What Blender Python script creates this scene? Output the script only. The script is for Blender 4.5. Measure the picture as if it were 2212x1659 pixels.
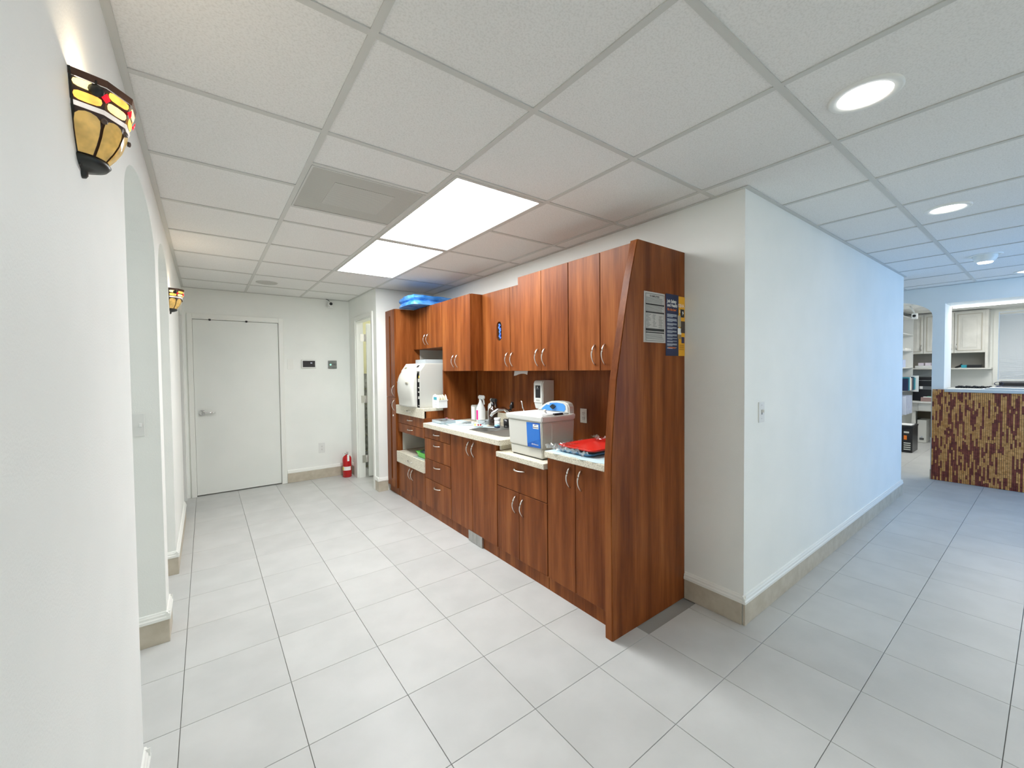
import bpy, bmesh, math, random
from mathutils import Vector, Matrix, Euler
PI = math.pi
random.seed(7)
for o in list(bpy.data.objects):
    bpy.data.objects.remove(o)
SC = bpy.context.scene
COL = SC.collection

# ------------------------------------------------------------------ camera
CAMH = 1.4557
cam = bpy.data.objects.new('camera', bpy.data.cameras.new('camera'))
COL.objects.link(cam)
def _rot(y, p, r):
    Rz = Matrix.Rotation(y, 3, 'Z'); Rx = Matrix.Rotation(p, 3, 'X'); Ry = Matrix.Rotation(r, 3, 'Y')
    return Rz @ Rx @ Ry
_R = _rot(-0.64201602, -0.02625604, 0.0105463)
_rt, _fw, _up = _R.col[0], _R.col[1], _R.col[2]
M = Matrix((( _rt[0], _up[0], -_fw[0], 0), (_rt[1], _up[1], -_fw[1], 0), (_rt[2], _up[2], -_fw[2], CAMH), (0, 0, 0, 1)))
cam.matrix_world = M
cam.data.sensor_fit = 'HORIZONTAL'; cam.data.sensor_width = 36
cam.data.lens = 36 * 883.63 / 2212
cam.data.shift_x = (1106 - 1104.70) / 2212
cam.data.shift_y = (821.36 - 829.5) / 2212
cam.data.clip_start = 0.02; cam.data.clip_end = 100
SC.camera = cam

# ------------------------------------------------------------------ world, light, exposure
SC.view_settings.view_transform = 'Standard'; SC.view_settings.look = 'None'
SC.view_settings.gamma = 1; SC.view_settings.use_curve_mapping = False
SC.view_settings.exposure = 0.18
W = bpy.data.worlds.new('sky'); SC.world = W; W.use_nodes = True
W.node_tree.nodes['Background'].inputs[0].default_value = (0.60, 0.78, 1.0, 1)
W.node_tree.nodes['Background'].inputs[1].default_value = 0.7
try:
    SC.cycles.max_bounces = 14; SC.cycles.diffuse_bounces = 8; SC.cycles.glossy_bounces = 4
    SC.cycles.transmission_bounces = 6; SC.cycles.transparent_max_bounces = 8
    SC.cycles.sample_clamp_indirect = 4.0; SC.cycles.caustics_reflective = False; SC.cycles.caustics_refractive = False
    SC.cycles.use_denoising = True
except Exception:
    pass
def area(name, loc, rot, sx, sy, energy, color):
    l = bpy.data.lights.new(name, 'AREA'); l.shape = 'RECTANGLE'; l.size = sx; l.size_y = sy
    l.energy = energy; l.color = color
    o = bpy.data.objects.new(name, l); o.location = loc; o.rotation_euler = rot; COL.objects.link(o)
    return o
# daylight through the entrance windows behind and to the right of the camera
area('daylight_entrance', (6.25, -1.56, 1.30), (PI/2, 0, 0), 1.75, 2.0, 42, (0.22, 0.52, 1.0))
area('bathroom_lamp', (2.4, 5.6, 2.40), (0, 0, 0), .5, .5, 14, (1.0, 0.98, 0.95))
# daylight in the treatment rooms behind the left wall
area('daylight_room_one', (-2.29, 2.325, 1.5), (0, -PI/2, 0), 1.6, 1.15, 10, (0.92, 0.97, 1.0))
area('daylight_room_two', (-2.29, 3.45, 1.5), (0, -PI/2, 0), 1.6, 0.7, 7, (0.92, 0.97, 1.0))

H = 2.438
# ------------------------------------------------------------------ materials
def nm(name, base, rough=0.5, spec=0.5, metal=0.0):
    m = bpy.data.materials.new(name); m.use_nodes = True
    n = m.node_tree.nodes; b = n['Principled BSDF']
    b.inputs['Base Color'].default_value = (*base, 1); b.inputs['Roughness'].default_value = rough
    b.inputs['Metallic'].default_value = metal
    b.inputs['Specular IOR Level'].default_value = spec
    return m
def S(r, g, b):
    f = lambda c: (c/255/12.92) if c/255 <= 0.04045 else ((c/255+0.055)/1.055)**2.4
    return (f(r), f(g), f(b))
def noisy(m, a, b, scale, detail=3, stretch=(1, 1, 1), rand=0.0, bump=0.0, bscale=None, lo=0.35, hi=0.65, offs=0.0):
    nt = m.node_tree; N = nt.nodes; L = nt.links; P = N['Principled BSDF']
    tc = N.new('ShaderNodeTexCoord'); mp = N.new('ShaderNodeMapping'); mp.inputs['Scale'].default_value = stretch
    L.new(tc.outputs['Object'], mp.inputs['Vector'])
    if offs:
        oi = N.new('ShaderNodeObjectInfo'); mu = N.new('ShaderNodeMath'); mu.operation = 'MULTIPLY'; mu.inputs[1].default_value = offs
        L.new(oi.outputs['Random'], mu.inputs[0]); L.new(mu.outputs[0], mp.inputs['Location'])
    no = N.new('ShaderNodeTexNoise'); no.inputs['Scale'].default_value = scale; no.inputs['Detail'].default_value = detail
    L.new(mp.outputs[0], no.inputs['Vector'])
    cr = N.new('ShaderNodeValToRGB'); cr.color_ramp.elements[0].position = lo; cr.color_ramp.elements[1].position = hi
    cr.color_ramp.elements[0].color = (*a, 1); cr.color_ramp.elements[1].color = (*b, 1)
    L.new(no.outputs[0], cr.inputs[0])
    out = cr.outputs[0]
    if rand:
        oi = N.new('ShaderNodeObjectInfo'); mr = N.new('ShaderNodeMapRange')
        mr.inputs[3].default_value = 1-rand; mr.inputs[4].default_value = 1+rand
        L.new(oi.outputs['Random'], mr.inputs[0])
        hs = N.new('ShaderNodeHueSaturation'); L.new(mr.outputs[0], hs.inputs['Value']); L.new(out, hs.inputs['Color']); out = hs.outputs[0]
    L.new(out, P.inputs['Base Color'])
    if bump:
        n2 = N.new('ShaderNodeTexNoise'); n2.inputs['Scale'].default_value = bscale or scale; n2.inputs['Detail'].default_value = 2
        L.new(tc.outputs['Object'], n2.inputs['Vector'])
        bp = N.new('ShaderNodeBump'); bp.inputs['Strength'].default_value = bump; bp.inputs['Distance'].default_value = 0.002
        L.new(n2.outputs[0], bp.inputs['Height']); L.new(bp.outputs[0], P.inputs['Normal'])
    return m
def emis(name, col, s):
    m = bpy.data.materials.new(name); m.use_nodes = True; N = m.node_tree.nodes
    P = N['Principled BSDF']; P.inputs['Base Color'].default_value = (*[min(1, c) for c in col], 1)
    P.inputs['Emission Color'].default_value = (*col, 1); P.inputs['Emission Strength'].default_value = s
    return m

WALL = noisy(nm('wall_paint', (.8, .8, .8), .6, .3), (.84, .86, .83), (.87, .885, .855), 3, bump=.25, bscale=180)
WALLT = noisy(nm('olive_paint', (.5, .5, .4), .6, .3), S(190, 188, 150), S(200, 198, 160), 3)
TRIM = nm('white_trim_paint', (.84, .85, .81), .35, .5)
DOORM = noisy(nm('door_paint', (.82, .83, .80), .4, .5), (.80, .825, .79), (.83, .85, .815), 2)
FLT = noisy(nm('porcelain_tile', (.6, .6, .58), .38, .4), (.505, .51, .50), (.55, .553, .543), 5, detail=6, rand=.03, bump=.12, bscale=60, offs=30)
GROUT = nm('grout', (.30, .295, .28), .9, .2)
BASE = noisy(nm('taupe_tile', (.4, .36, .3), .45, .4), S(184, 175, 157), S(198, 190, 174), 14, detail=5)
CLT = noisy(nm('ceiling_tile_mineral', (.8, .8, .78), .9, .1), (.74, .74, .715), (.83, .83, .81), 160, detail=2, bump=.5, bscale=220, lo=.3, hi=.55)
GRID = nm('ceiling_grid_metal', (.60, .605, .575), .5, .3)
PLEN = nm('plenum_dark', (.25, .25, .25), .9, .1)

def wood(name, dark, mid, light, rough=.36, stretch=(9, 9, .55)):
    m = nm(name, mid, rough, .18)
    nt = m.node_tree; N = nt.nodes; L = nt.links; P = N['Principled BSDF']
    tc = N.new('ShaderNodeTexCoord'); oi = N.new('ShaderNodeObjectInfo')
    mu = N.new('ShaderNodeMath'); mu.operation = 'MULTIPLY'; mu.inputs[1].default_value = 37.0
    L.new(oi.outputs['Random'], mu.inputs[0])
    va = N.new('ShaderNodeVectorMath'); va.operation = 'ADD'; L.new(tc.outputs['Object'], va.inputs[0]); L.new(mu.outputs[0], va.inputs[1])
    mp = N.new('ShaderNodeMapping'); mp.inputs['Scale'].default_value = stretch; L.new(va.outputs[0], mp.inputs[0])
    n1 = N.new('ShaderNodeTexNoise'); n1.inputs['Scale'].default_value = 2.2; n1.inputs['Detail'].default_value = 5; n1.inputs['Roughness'].default_value = .62
    L.new(mp.outputs[0], n1.inputs['Vector'])
    mp2 = N.new('ShaderNodeMapping'); mp2.inputs['Scale'].default_value = (90, 90, 2.2); L.new(va.outputs[0], mp2.inputs[0])
    n2 = N.new('ShaderNodeTexNoise'); n2.inputs['Scale'].default_value = 2.0; n2.inputs['Detail'].default_value = 3; L.new(mp2.outputs[0], n2.inputs['Vector'])
    mx = N.new('ShaderNodeMath'); mx.operation = 'MULTIPLY_ADD'; mx.inputs[1].default_value = .20
    L.new(n2.outputs[0], mx.inputs[0]); L.new(n1.outputs[0], mx.inputs[2])
    cr = N.new('ShaderNodeValToRGB'); e = cr.color_ramp.elements
    e[0].position = .42; e[0].color = (*dark, 1); e[1].position = .80; e[1].color = (*light, 1)
    k = e.new(.60); k.color = (*mid, 1)
    L.new(mx.outputs[0], cr.inputs[0]); L.new(cr.outputs[0], P.inputs['Base Color'])
    return m
WOOD = wood('cherry_laminate', (.120, .028, .005), (.205, .056, .012), (.315, .104, .027), .40, (5.5, 5.5, .42))
GRAN = noisy(nm('speckled_laminate', (.7, .66, .55), .4, .45), (.40, .35, .25), (.76, .72, .60), 230, detail=3, lo=.36, hi=.5)
CHROME = nm('chrome', (.82, .82, .83), .14, .5, 1.0)
NICK = nm('brushed_nickel', (.80, .78, .75), .28, .5, 1.0)
STEEL = noisy(nm('brushed_steel', (.5, .5, .48), .38, .5, 1.0), (.36, .36, .34), (.56, .56, .54), 9, stretch=(1, 20, 1))
SINKM = nm('satin_sink_steel', (.62, .61, .58), .32, .5, .75)
BLACK = nm('black_plastic', (.012, .012, .014), .3, .5)
DARK = nm('dark_void', (.02, .018, .016), .8, .2)
WHITE = nm('white_plastic', (.76, .77, .75), .35, .4)
OFFW = nm('warm_white_plastic', (.64, .635, .59), .4, .4)
OFFW2 = nm('light_grey_plastic', (.50, .50, .465), .4, .4)
GREYL = nm('grey_liner', (.62, .62, .57), .5, .4)
RED = nm('red_enamel', (.50, .01, .012), .25, .5)
REDP = nm('red_plastic', (.72, .03, .02), .3, .5)
BLUEP = nm('blue_plastic', (.10, .25, .42), .3, .5)
BLUEL = noisy(nm('blue_label', (.01, .10, .45), .3, .5), (.008, .08, .42), (.015, .16, .58), 6)
BLUEM = nm('mid_blue_label', (.05, .25, .66), .3, .5)
NAVY = nm('navy_print', (.012, .022, .07), .4, .4)
YEL = nm('yellow_print', (.80, .40, .015), .4, .4)
PAPER = nm('white_paper', (.88, .88, .86), .6, .3)
PRINTG = nm('grey_print', (.28, .28, .28), .6, .3)
PRINTL = nm('pale_print', (.5, .55, .62), .6, .3)
ORANGE = nm('orange_print', (.80, .22, .06), .6, .3)
AQUA = noisy(nm('light_blue_paper', (.6, .8, .86), .6, .3), (.56, .76, .83), (.64, .83, .88), 5)
AMBER = nm('dark_amber_bottle', (.035, .014, .006), .12, .6)
TEALP = nm('teal_print', (.03, .32, .42), .4, .4)
PINK = nm('magenta_label', (.80, .02, .24), .4, .4)
GREENP = nm('green_plastic', (.13, .62, .08), .35, .5)
BLUEF = noisy(nm('blue_film', (.04, .25, .70), .25, .6), (.03, .20, .60), (.12, .38, .85), 9)
GLOVE = noisy(nm('blue_gloves', (.03, .12, .75), .45, .4), (.01, .05, .45), (.10, .28, .95), 50)
CREAM = noisy(nm('antique_white_cabinet', (.7, .68, .62), .45, .4), (.66, .65, .60), (.74, .73, .68), 6)
def film():
    m = bpy.data.materials.new('clear_film'); m.use_nodes = True; N = m.node_tree.nodes; L = m.node_tree.links
    out = N['Material Output']; N.remove(N['Principled BSDF'])
    t = N.new('ShaderNodeBsdfTransparent'); g = N.new('ShaderNodeBsdfGlossy'); g.inputs['Roughness'].default_value = .12
    mx = N.new('ShaderNodeMixShader'); mx.inputs[0].default_value = .28
    L.new(t.outputs[0], mx.inputs[1]); L.new(g.outputs[0], mx.inputs[2]); L.new(mx.outputs[0], out.inputs[0]); return m
FILM = film()
def glassy(name, col, mixv):
    m = bpy.data.materials.new(name); m.use_nodes = True; N = m.node_tree.nodes; L = m.node_tree.links
    out = N['Material Output']; P = N['Principled BSDF']; P.inputs['Base Color'].default_value = (*col, 1); P.inputs['Roughness'].default_value = .12
    t = N.new('ShaderNodeBsdfTransparent'); t.inputs[0].default_value = (*[min(1, c*.5+.5) for c in col], 1)
    mx = N.new('ShaderNodeMixShader'); mx.inputs[0].default_value = mixv
    L.new(t.outputs[0], mx.inputs[1]); L.new(P.outputs[0], mx.inputs[2]); L.new(mx.outputs[0], out.inputs[0]); return m
ACRY = glassy('clear_acrylic', (.75, .8, .82), .35)
PANE = glassy('window_glass', (.9, .95, 1), .08)
def stained(name, col, e, noise=0):
    """leaded glass: lamp glow put in as emission in the glass colour"""
    m = bpy.data.materials.new(name); m.use_nodes = True; N = m.node_tree.nodes; L = m.node_tree.links
    P = N['Principled BSDF']; P.inputs['Roughness'].default_value = .12
    if noise:
        tc = N.new('ShaderNodeTexCoord'); no = N.new('ShaderNodeTexNoise'); no.inputs['Scale'].default_value = 40
        L.new(tc.outputs['Object'], no.inputs['Vector']); cr = N.new('ShaderNodeValToRGB')
        cr.color_ramp.elements[0].position = .3; cr.color_ramp.elements[1].position = .7
        cr.color_ramp.elements[0].color = (*[c*.72 for c in col], 1); cr.color_ramp.elements[1].color = (*[min(1, c*1.2) for c in col], 1)
        L.new(no.outputs[0], cr.inputs[0]); L.new(cr.outputs[0], P.inputs['Base Color']); L.new(cr.outputs[0], P.inputs['Emission Color'])
    else:
        P.inputs['Base Color'].default_value = (*col, 1); P.inputs['Emission Color'].default_value = (*col, 1)
    P.inputs['Emission Strength'].default_value = e  # emission stands in for bulb light coming through the glass
    return m
G_AMB = stained('amber_glass_lit', (1.0, .55, .12), .95, 1)
G_PALE = stained('pale_amber_glass_lit', (1.0, .72, .36), 1.05, 1)
G_RED = stained('red_glass_lit', (.80, .02, .04), .8)
G_CLR = stained('clear_ripple_glass', (.85, .78, .72), .55, 1)
G_HON = stained('honey_glass', (.62, .40, .12), .30, 1)
LEAD = nm('bronze_lead_came', (.05, .025, .02), .4, .5)
BRZ = nm('dark_bronze', (.018, .02, .017), .35, .5)
BRN = nm('brown_glass_rim', (.10, .065, .05), .2, .5)
TROF = emis('troffer_lens', (.97, .995, 1.0), 17.0)
REARFILL = emis('added_rear_fill_lens', (1.0, .99, .955), 6.2)
OFFICEFILL = emis('added_office_fill_lens', (1.0, .985, .95), 10.0)
LEDW = emis('downlight_lens', (1.0, .97, .95), 7.0)
LEDS = emis('led_strip', (1.0, .98, .95), 7.0)
LCD = emis('screen_digits', (.8, .85, 1.0), 1.0)
GRNLED = emis('green_led', (.35, .85, .65), .8)

# ------------------------------------------------------------------ helpers
OFF = {}
def B(): return bmesh.new()
def box(bm, x0, x1, y0, y1, z0, z1, bev=0, seg=2, mi=0):
    vs = [bm.verts.new((x, y, z)) for x in (x0, x1) for y in (y0, y1) for z in (z0, z1)]
    f = [(0, 1, 3, 2), (4, 6, 7, 5), (0, 4, 5, 1), (2, 3, 7, 6), (0, 2, 6, 4), (1, 5, 7, 3)]
    fs = [bm.faces.new([vs[i] for i in q]) for q in f]
    for q in fs: q.material_index = mi
    if bev:
        ed = set(e for q in fs for e in q.edges)
        bmesh.ops.bevel(bm, geom=list(ed), offset=bev, segments=seg, profile=.5, affect='EDGES', clamp_overlap=True)
    return vs
def prism(bm, pts, d, axis, a0, a1, mi=0):
    """extrude 2-D polygon; axis 'x': pts are (y,z); 'y': (x,z); 'z': (x,y)"""
    def P(p, a): return {'x': (a, p[0], p[1]), 'y': (p[0], a, p[1]), 'z': (p[0], p[1], a)}[axis]
    v0 = [bm.verts.new(P(p, a0)) for p in pts]; v1 = [bm.verts.new(P(p, a1)) for p in pts]
    n = len(pts); fs = [bm.faces.new(v0), bm.faces.new(v1[::-1])]
    for i in range(n): fs.append(bm.faces.new((v0[i], v0[(i+1) % n], v1[(i+1) % n], v1[i])))
    for f in fs: f.material_index = mi
    bmesh.ops.recalc_face_normals(bm, faces=fs)
    return fs
def plate(bm, loops, axis, a0, a1, mi=0):
    """outer loop + hole loops, extruded"""
    def P(p, a): return {'x': (a, p[0], p[1]), 'y': (p[0], a, p[1]), 'z': (p[0], p[1], a)}[axis]
    edges = []; rings = []
    for lp in loops:
        vs = [bm.verts.new(P(p, a0)) for p in lp]; rings.append(vs)
        edges += [bm.edges.new((vs[i], vs[(i+1) % len(vs)])) for i in range(len(vs))]
    r = bmesh.ops.triangle_fill(bm, use_beauty=True, use_dissolve=False, edges=edges)
    fs = [g for g in r['geom'] if isinstance(g, bmesh.types.BMFace)]
    mp = {}
    for vs in rings:
        for v in vs:
            c = v.co.copy(); c['xyz'.index(axis)] = a1; mp[v] = bm.verts.new(c)
    nf = [bm.faces.new([mp[v] for v in reversed(f.verts)]) for f in fs]
    for vs in rings:
        n = len(vs)
        for i in range(n): nf.append(bm.faces.new((vs[i], vs[(i+1) % n], mp[vs[(i+1) % n]], mp[vs[i]])))
    for f in fs+nf: f.material_index = mi
    bmesh.ops.recalc_face_normals(bm, faces=fs+nf)
def frame_pts(a0, a1, b0, b1): return [(a0, b0), (a1, b0), (a1, b1), (a0, b1)]
def rrect(a0, a1, b0, b1, r, n=5):
    out = []
    for cx, cy, s in ((a1-r, b0+r, -PI/2), (a1-r, b1-r, 0), (a0+r, b1-r, PI/2), (a0+r, b0+r, PI)):
        for i in range(n+1):
            t = s+PI/2*i/n; out.append((cx+r*math.cos(t), cy+r*math.sin(t)))
    return out
def lathe(bm, prof, c, n=24, mi=0, a0=0, a1=2*PI, sx=1, sy=1):
    full = abs(a1-a0-2*PI) < 1e-6; cnt = n if full else n+1; rings = []
    for r, z in prof:
        if r < 1e-6: rings.append([bm.verts.new((c[0], c[1], c[2]+z))]*cnt); continue
        rings.append([bm.verts.new((c[0]+r*sx*math.cos(a0+(a1-a0)*i/n), c[1]+r*sy*math.sin(a0+(a1-a0)*i/n), c[2]+z)) for i in range(cnt)])
    fs = []
    for k in range(len(rings)-1):
        A, C = rings[k], rings[k+1]
        for i in range(cnt if full else cnt-1):
            j = (i+1) % cnt; q = []
            for v in (A[i], A[j], C[j], C[i]):
                if v not in q: q.append(v)
            if len(q) >= 3:
                f = bm.faces.new(q); f.material_index = mi; f.smooth = True; fs.append(f)
    bmesh.ops.recalc_face_normals(bm, faces=fs)
def tube(bm, pts, r, n=8, mi=0, cap=True):
    pts = [Vector(p) for p in pts]; rr = r if isinstance(r, (list, tuple)) else [r]*len(pts); rings = []
    up = Vector((0, 0, 1))
    for i, p in enumerate(pts):
        t = (pts[min(i+1, len(pts)-1)]-pts[max(i-1, 0)]).normalized()
        a = t.cross(up if abs(t.z) < .95 else Vector((1, 0, 0))).normalized(); b = t.cross(a).normalized()
        rings.append([bm.verts.new(p+a*rr[i]*math.cos(2*PI*k/n)+b*rr[i]*math.sin(2*PI*k/n)) for k in range(n)])
    fs = []
    for i in range(len(rings)-1):
        for k in range(n):
            f = bm.faces.new((rings[i][k], rings[i][(k+1) % n], rings[i+1][(k+1) % n], rings[i+1][k])); f.smooth = True; fs.append(f)
    if cap: fs += [bm.faces.new(rings[0][::-1]), bm.faces.new(rings[-1])]
    for f in fs: f.material_index = mi
    bmesh.ops.recalc_face_normals(bm, faces=fs)
def obj(name, bm, mat, parent=None, label=None, kind=None, smooth=False):
    off = OFF.get(parent.name, Vector((0, 0, 0))) if parent else Vector((0, 0, 0))
    bmesh.ops.translate(bm, verts=bm.verts[:], vec=-off)
    me = bpy.data.meshes.new(name); bm.to_mesh(me); bm.free()
    for m in (mat if isinstance(mat, (list, tuple)) else [mat]): me.materials.append(m)
    if smooth:
        for p in me.polygons: p.use_smooth = True
    o = bpy.data.objects.new(name, me); COL.objects.link(o)
    if parent: o.parent = parent
    OFF[o.name] = off.copy()
    if label: o['label'] = label
    if kind: o['kind'] = kind
    return o
def bobj(name, mat, parent, x0, x1, y0, y1, z0, z1, bev=0, label=None, seg=2):
    bm = B(); box(bm, x0, x1, y0, y1, z0, z1, bev, seg); return obj(name, bm, mat, parent, label)
def tag(o, label, cat, group=None, kind=None):
    o['label'] = label; o['category'] = cat
    if group: o['group'] = group
    if kind: o['kind'] = kind
    return o
def thing(name, label, cat, loc, group=None):
    o = bpy.data.objects.new(name, None); COL.objects.link(o); o.location = loc; o.empty_display_size = .05
    OFF[o.name] = Vector(loc); return tag(o, label, cat, group)
def struct(name, bm, mat, parent=None, smooth=False):
    o = obj(name, bm, mat, parent, smooth=smooth)
    if not parent: o['kind'] = 'structure'
    return o
def inst(name, me, loc, parent, rot=(0, 0, 0), label=None):
    o = bpy.data.objects.new(name, me); COL.objects.link(o); o.parent = parent
    off = OFF[parent.name]; o.location = Vector(loc)-off; o.rotation_euler = rot; OFF[o.name] = Vector(loc)
    if label: o['label'] = label
    return o
def text_mesh(txt, size, mat, extrude=0.0004, align='LEFT', bold=0.0):
    c = bpy.data.curves.new('t', 'FONT'); c.body = txt; c.size = size; c.extrude = extrude; c.align_x = align; c.offset = bold
    o = bpy.data.objects.new('t', c); COL.objects.link(o)
    bpy.context.view_layer.update()
    me = bpy.data.meshes.new_from_object(o.evaluated_get(bpy.context.evaluated_depsgraph_get()))
    bpy.data.objects.remove(o); me.materials.clear(); me.materials.append(mat); me.name = 'lettering'
    return me

# ================================================================== STRUCTURE
TX, TY = .4054, .4066; X0, Y0 = -.1173, 1.3219     # floor tile grid
floor = struct('floor', (lambda bm: (box(bm, -2.4, 11.45, -2.2, 6.6, -.10, -.006), bm)[1])(B()), GROUT)
def clip(r, q):
    x0, x1, y0, y1 = max(r[0], q[0]), min(r[1], q[1]), max(r[2], q[2]), min(r[3], q[3])
    return (x0, x1, y0, y1) if x1-x0 > .012 and y1-y0 > .012 else None
floor_regions = [(-.35, 1.79, -.2, 6.0), (1.79, 2.40, -.2, 1.42), (2.40, 7.40, -.2, 1.045)]
# keep whole tiles whole: one tile per grid cell, clipped to the hall outline
g = .0011
tile_me = {}
cells = 0
def add_tile(x0, x1, y0, y1, parent=floor, name='tile', z0=-.008, z1=0.0, mat=FLT):
    w, d = x1-x0, y1-y0; key = (round(w, 3), round(d, 3), z0, mat.name)
    if key not in tile_me:
        bm = B(); box(bm, -w/2+g, w/2-g, -d/2+g, d/2-g, z0, z1, 0)
        top = [e for e in bm.edges if all(abs(v.co.z-z1) < 1e-6 for v in e.verts)]
        bmesh.ops.bevel(bm, geom=top, offset=.0009, segments=1, affect='EDGES')
        me = bpy.data.meshes.new(name); bm.to_mesh(me); bm.free(); me.materials.append(mat); tile_me[key] = me
    o = bpy.data.objects.new(name, tile_me[key]); COL.objects.link(o); o.parent = parent
    o.location = ((x0+x1)/2, (y0+y1)/2, 0); return o
rest = []
for i in range(-7, 29):
    for j in range(-9, 13):
        cell = (X0+i*TX, X0+(i+1)*TX, Y0+j*TY, Y0+(j+1)*TY)
        cx, cy = (cell[0]+cell[1])/2, (cell[2]+cell[3])/2
        fwd = cx*math.sin(.642)+cy*math.cos(.642); rgt = cx*math.cos(.642)-cy*math.sin(.642)
        seen = fwd > .6 and abs(rgt) < 1.38*fwd+.7
        near = cx < 7.4 and (cx > -.9)
        if cx > 1.95 and cy > 1.5 and cx < 7.0: continue
        if seen and near and cy < 6.0: add_tile(*cell)
        else: rest.append(cell)
bm = B()
for c in rest: box(bm, c[0]+g, c[1]-g, c[2]+g, c[3]-g, -.008, 0)
o = obj('distant_tiles', bm, FLT, floor, kind='stuff')

# ---- left wall with arched openings
def arch(y0, y1, zs, apex, n=16):
    c, a = (y0+y1)/2, (y1-y0)/2
    return [(y0, 0)]+[(c-a*math.cos(PI*i/n), zs+(apex-zs)*math.sin(PI*i/n)) for i in range(n+1)]+[(y1, 0)]
AR1, AR2 = (1.85, 2.88), (3.07, 3.81)
bm = B()
pts = [(-2.2, 0)]+arch(*AR1, 2.05, 2.265)+arch(*AR2, 2.05, 2.265)+[(5.22, 0), (5.22, 2.10), (5.90, 2.10), (5.90, 0), (6.15, 0), (6.15, H+.1), (-2.2, H+.1)]
plate(bm, [pts], 'x', -.35, -.20)
struct('wall_left', bm, WALL)
# side rooms behind the arches
bm = B(); box(bm, -2.4, -2.3, 1.0, 6.1, 0, H)
box(bm, -2.3, -.35, 1.0, 1.1, 0, H); box(bm, -2.3, -.35, 2.93, 3.02, 0, H); box(bm, -2.3, -.35, 4.3, 4.4, 0, H); box(bm, -2.3, -.35, 6.0, 6.1, 0, H)
struct('wall_side_rooms', bm, WALL)
for k, (y0, y1) in enumerate(((1.75, 2.95-.05), (3.1, 3.8))):
    bm = B(); plate(bm, [frame_pts(y0-.06, y1+.06, .64, 2.36), frame_pts(y0, y1, .70, 2.30)], 'x', -2.2995, -2.27)
    struct('window_%d' % (3+k), bm, TRIM)  # trim added round the daylight area lamps, no window behind
# ---- end wall with door 1
DX0, DX1, DZ = -.108, .762, 2.09
bm = B(); plate(bm, [[(-.2, 0), (DX0-.02, 0), (DX0-.02, DZ+.02), (DX1+.02, DZ+.02), (DX1+.02, 0), (1.645, 0), (1.645, H+.1), (-.2, H+.1)]], 'y', 6.02, 6.15)
struct('wall_end', bm, WALL)
# ---- door wall on the right of the end (bath door) and its return
bm = B(); plate(bm, [[(4.88, 0), (5.04, 0), (5.04, 2.13), (5.705, 2.13), (5.705, 0), (6.15, 0), (6.15, H+.1), (4.88, H+.1)]], 'x', 1.645, 1.725)
struct('wall_bath_door', bm, WALL)
bm = B(); box(bm, -.35, 1.725, 6.151, 6.20, 0, H+.1); struct('dark_sheet_behind_door', bm, DARK)  # unseen dark sheet added to keep the door gap dark
bm = B(); box(bm, 1.725, 2.55, 4.88, 5.0, 0, H+.1); struct('wall_return', bm, WALL)
bm = B(); box(bm, 1.765, 3.2, 6.30, 6.40, 0, H+.1); box(bm, 3.1, 3.2, 5.0, 6.30, 0, H+.1)
bathw = struct('wall_bathroom', bm, WALLT)
bm = B()
for r in range(6):
    for k in range(4): box(bm, 1.78+k*.33, 2.10+k*.33, 6.285, 6.30, .02+r*.235, .02+r*.235+.222)
obj('wall_tiles', bm, noisy(nm('grey_wall_tile', (.2, .2, .2), .3), S(110, 112, 108), S(160, 162, 158), 20), bathw, kind='stuff')
# ---- wall behind cabinets (x = 2.40) and hall wall (y = 1.045)
bm = B(); box(bm, 2.40, 2.55, 1.045, 4.88, 0, H+.1); struct('wall_cabinet_run', bm, WALL)
bm = B(); box(bm, 2.55, 6.25, 1.045, 1.19, 0, H+.1); box(bm, 6.13, 6.25, 1.19, 2.5, 0, H+.1); box(bm, 6.25, 7.4, 2.4, 2.5, 0, H+.1)
struct('wall_hall', bm, WALL)
# ---- reception wall x = 7.4 with arch doorway and pass-through
YA0, YA1 = .965, 1.93
WZ0, WZ1 = 1.157, 2.222
a = arch(YA0, YA1, 2.08, 2.30)
outer = [(-2.2, 0)]+a+[(2.5, 0), (2.5, H+.1), (-2.2, H+.1)]
bm = B(); plate(bm, [outer, frame_pts(-1.3, .856, 1.119, WZ1)], 'x', 7.40, 7.54)
struct('wall_reception', bm, WALL)
bm = B()   # deep reveal of the pass-through
box(bm, 7.54, 7.93, .856, .90, WZ0, WZ1); box(bm, 7.54, 7.93, -1.34, -1.30, WZ0, WZ1); box(bm, 7.54, 7.93, -1.34, .90, WZ1, WZ1+.04)
struct('trim_pass_through', bm, WALL)
# ---- back office
bm = B(); plate(bm, [frame_pts(-2.2, 2.0, 0, H+.1), frame_pts(-.45, .655, 1.16, 2.393)], 'x', 11.30, 11.42)
struct('wall_office_back', bm, WALL)
bm = B(); box(bm, 7.54, 11.30, 1.93, 2.03, 0, H+.1); box(bm, 7.54, 11.3, -2.2, -2.1, 0, H+.1); struct('wall_office_side', bm, WALL)
# ---- walls behind the camera
bm = B()
plate(bm, [frame_pts(3.72, 7.54, 0, H+.1), frame_pts(5.30, 7.20, .25, 2.35)], 'y', -1.52, -1.40)
box(bm, -.35, 3.6, -2.2, -2.08, 0, H+.1); box(bm, 3.6, 3.72, -2.2, -1.40, 0, H+.1)
struct('wall_entrance', bm, WALL)
bm = B(); plate(bm, [frame_pts(5.30, 7.20, .25, 2.35), frame_pts(5.36, 6.20, .31, 2.29), frame_pts(6.30, 7.14, .31, 2.29)], 'y', -1.52, -1.44)
wn = struct('window_1', bm, TRIM)
for k, (a0, a1) in enumerate(((5.36, 6.20), (6.30, 7.14))): bobj('window_pane', PANE, wn, a0, a1, -1.485, -1.48, .31, 2.29)

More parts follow.
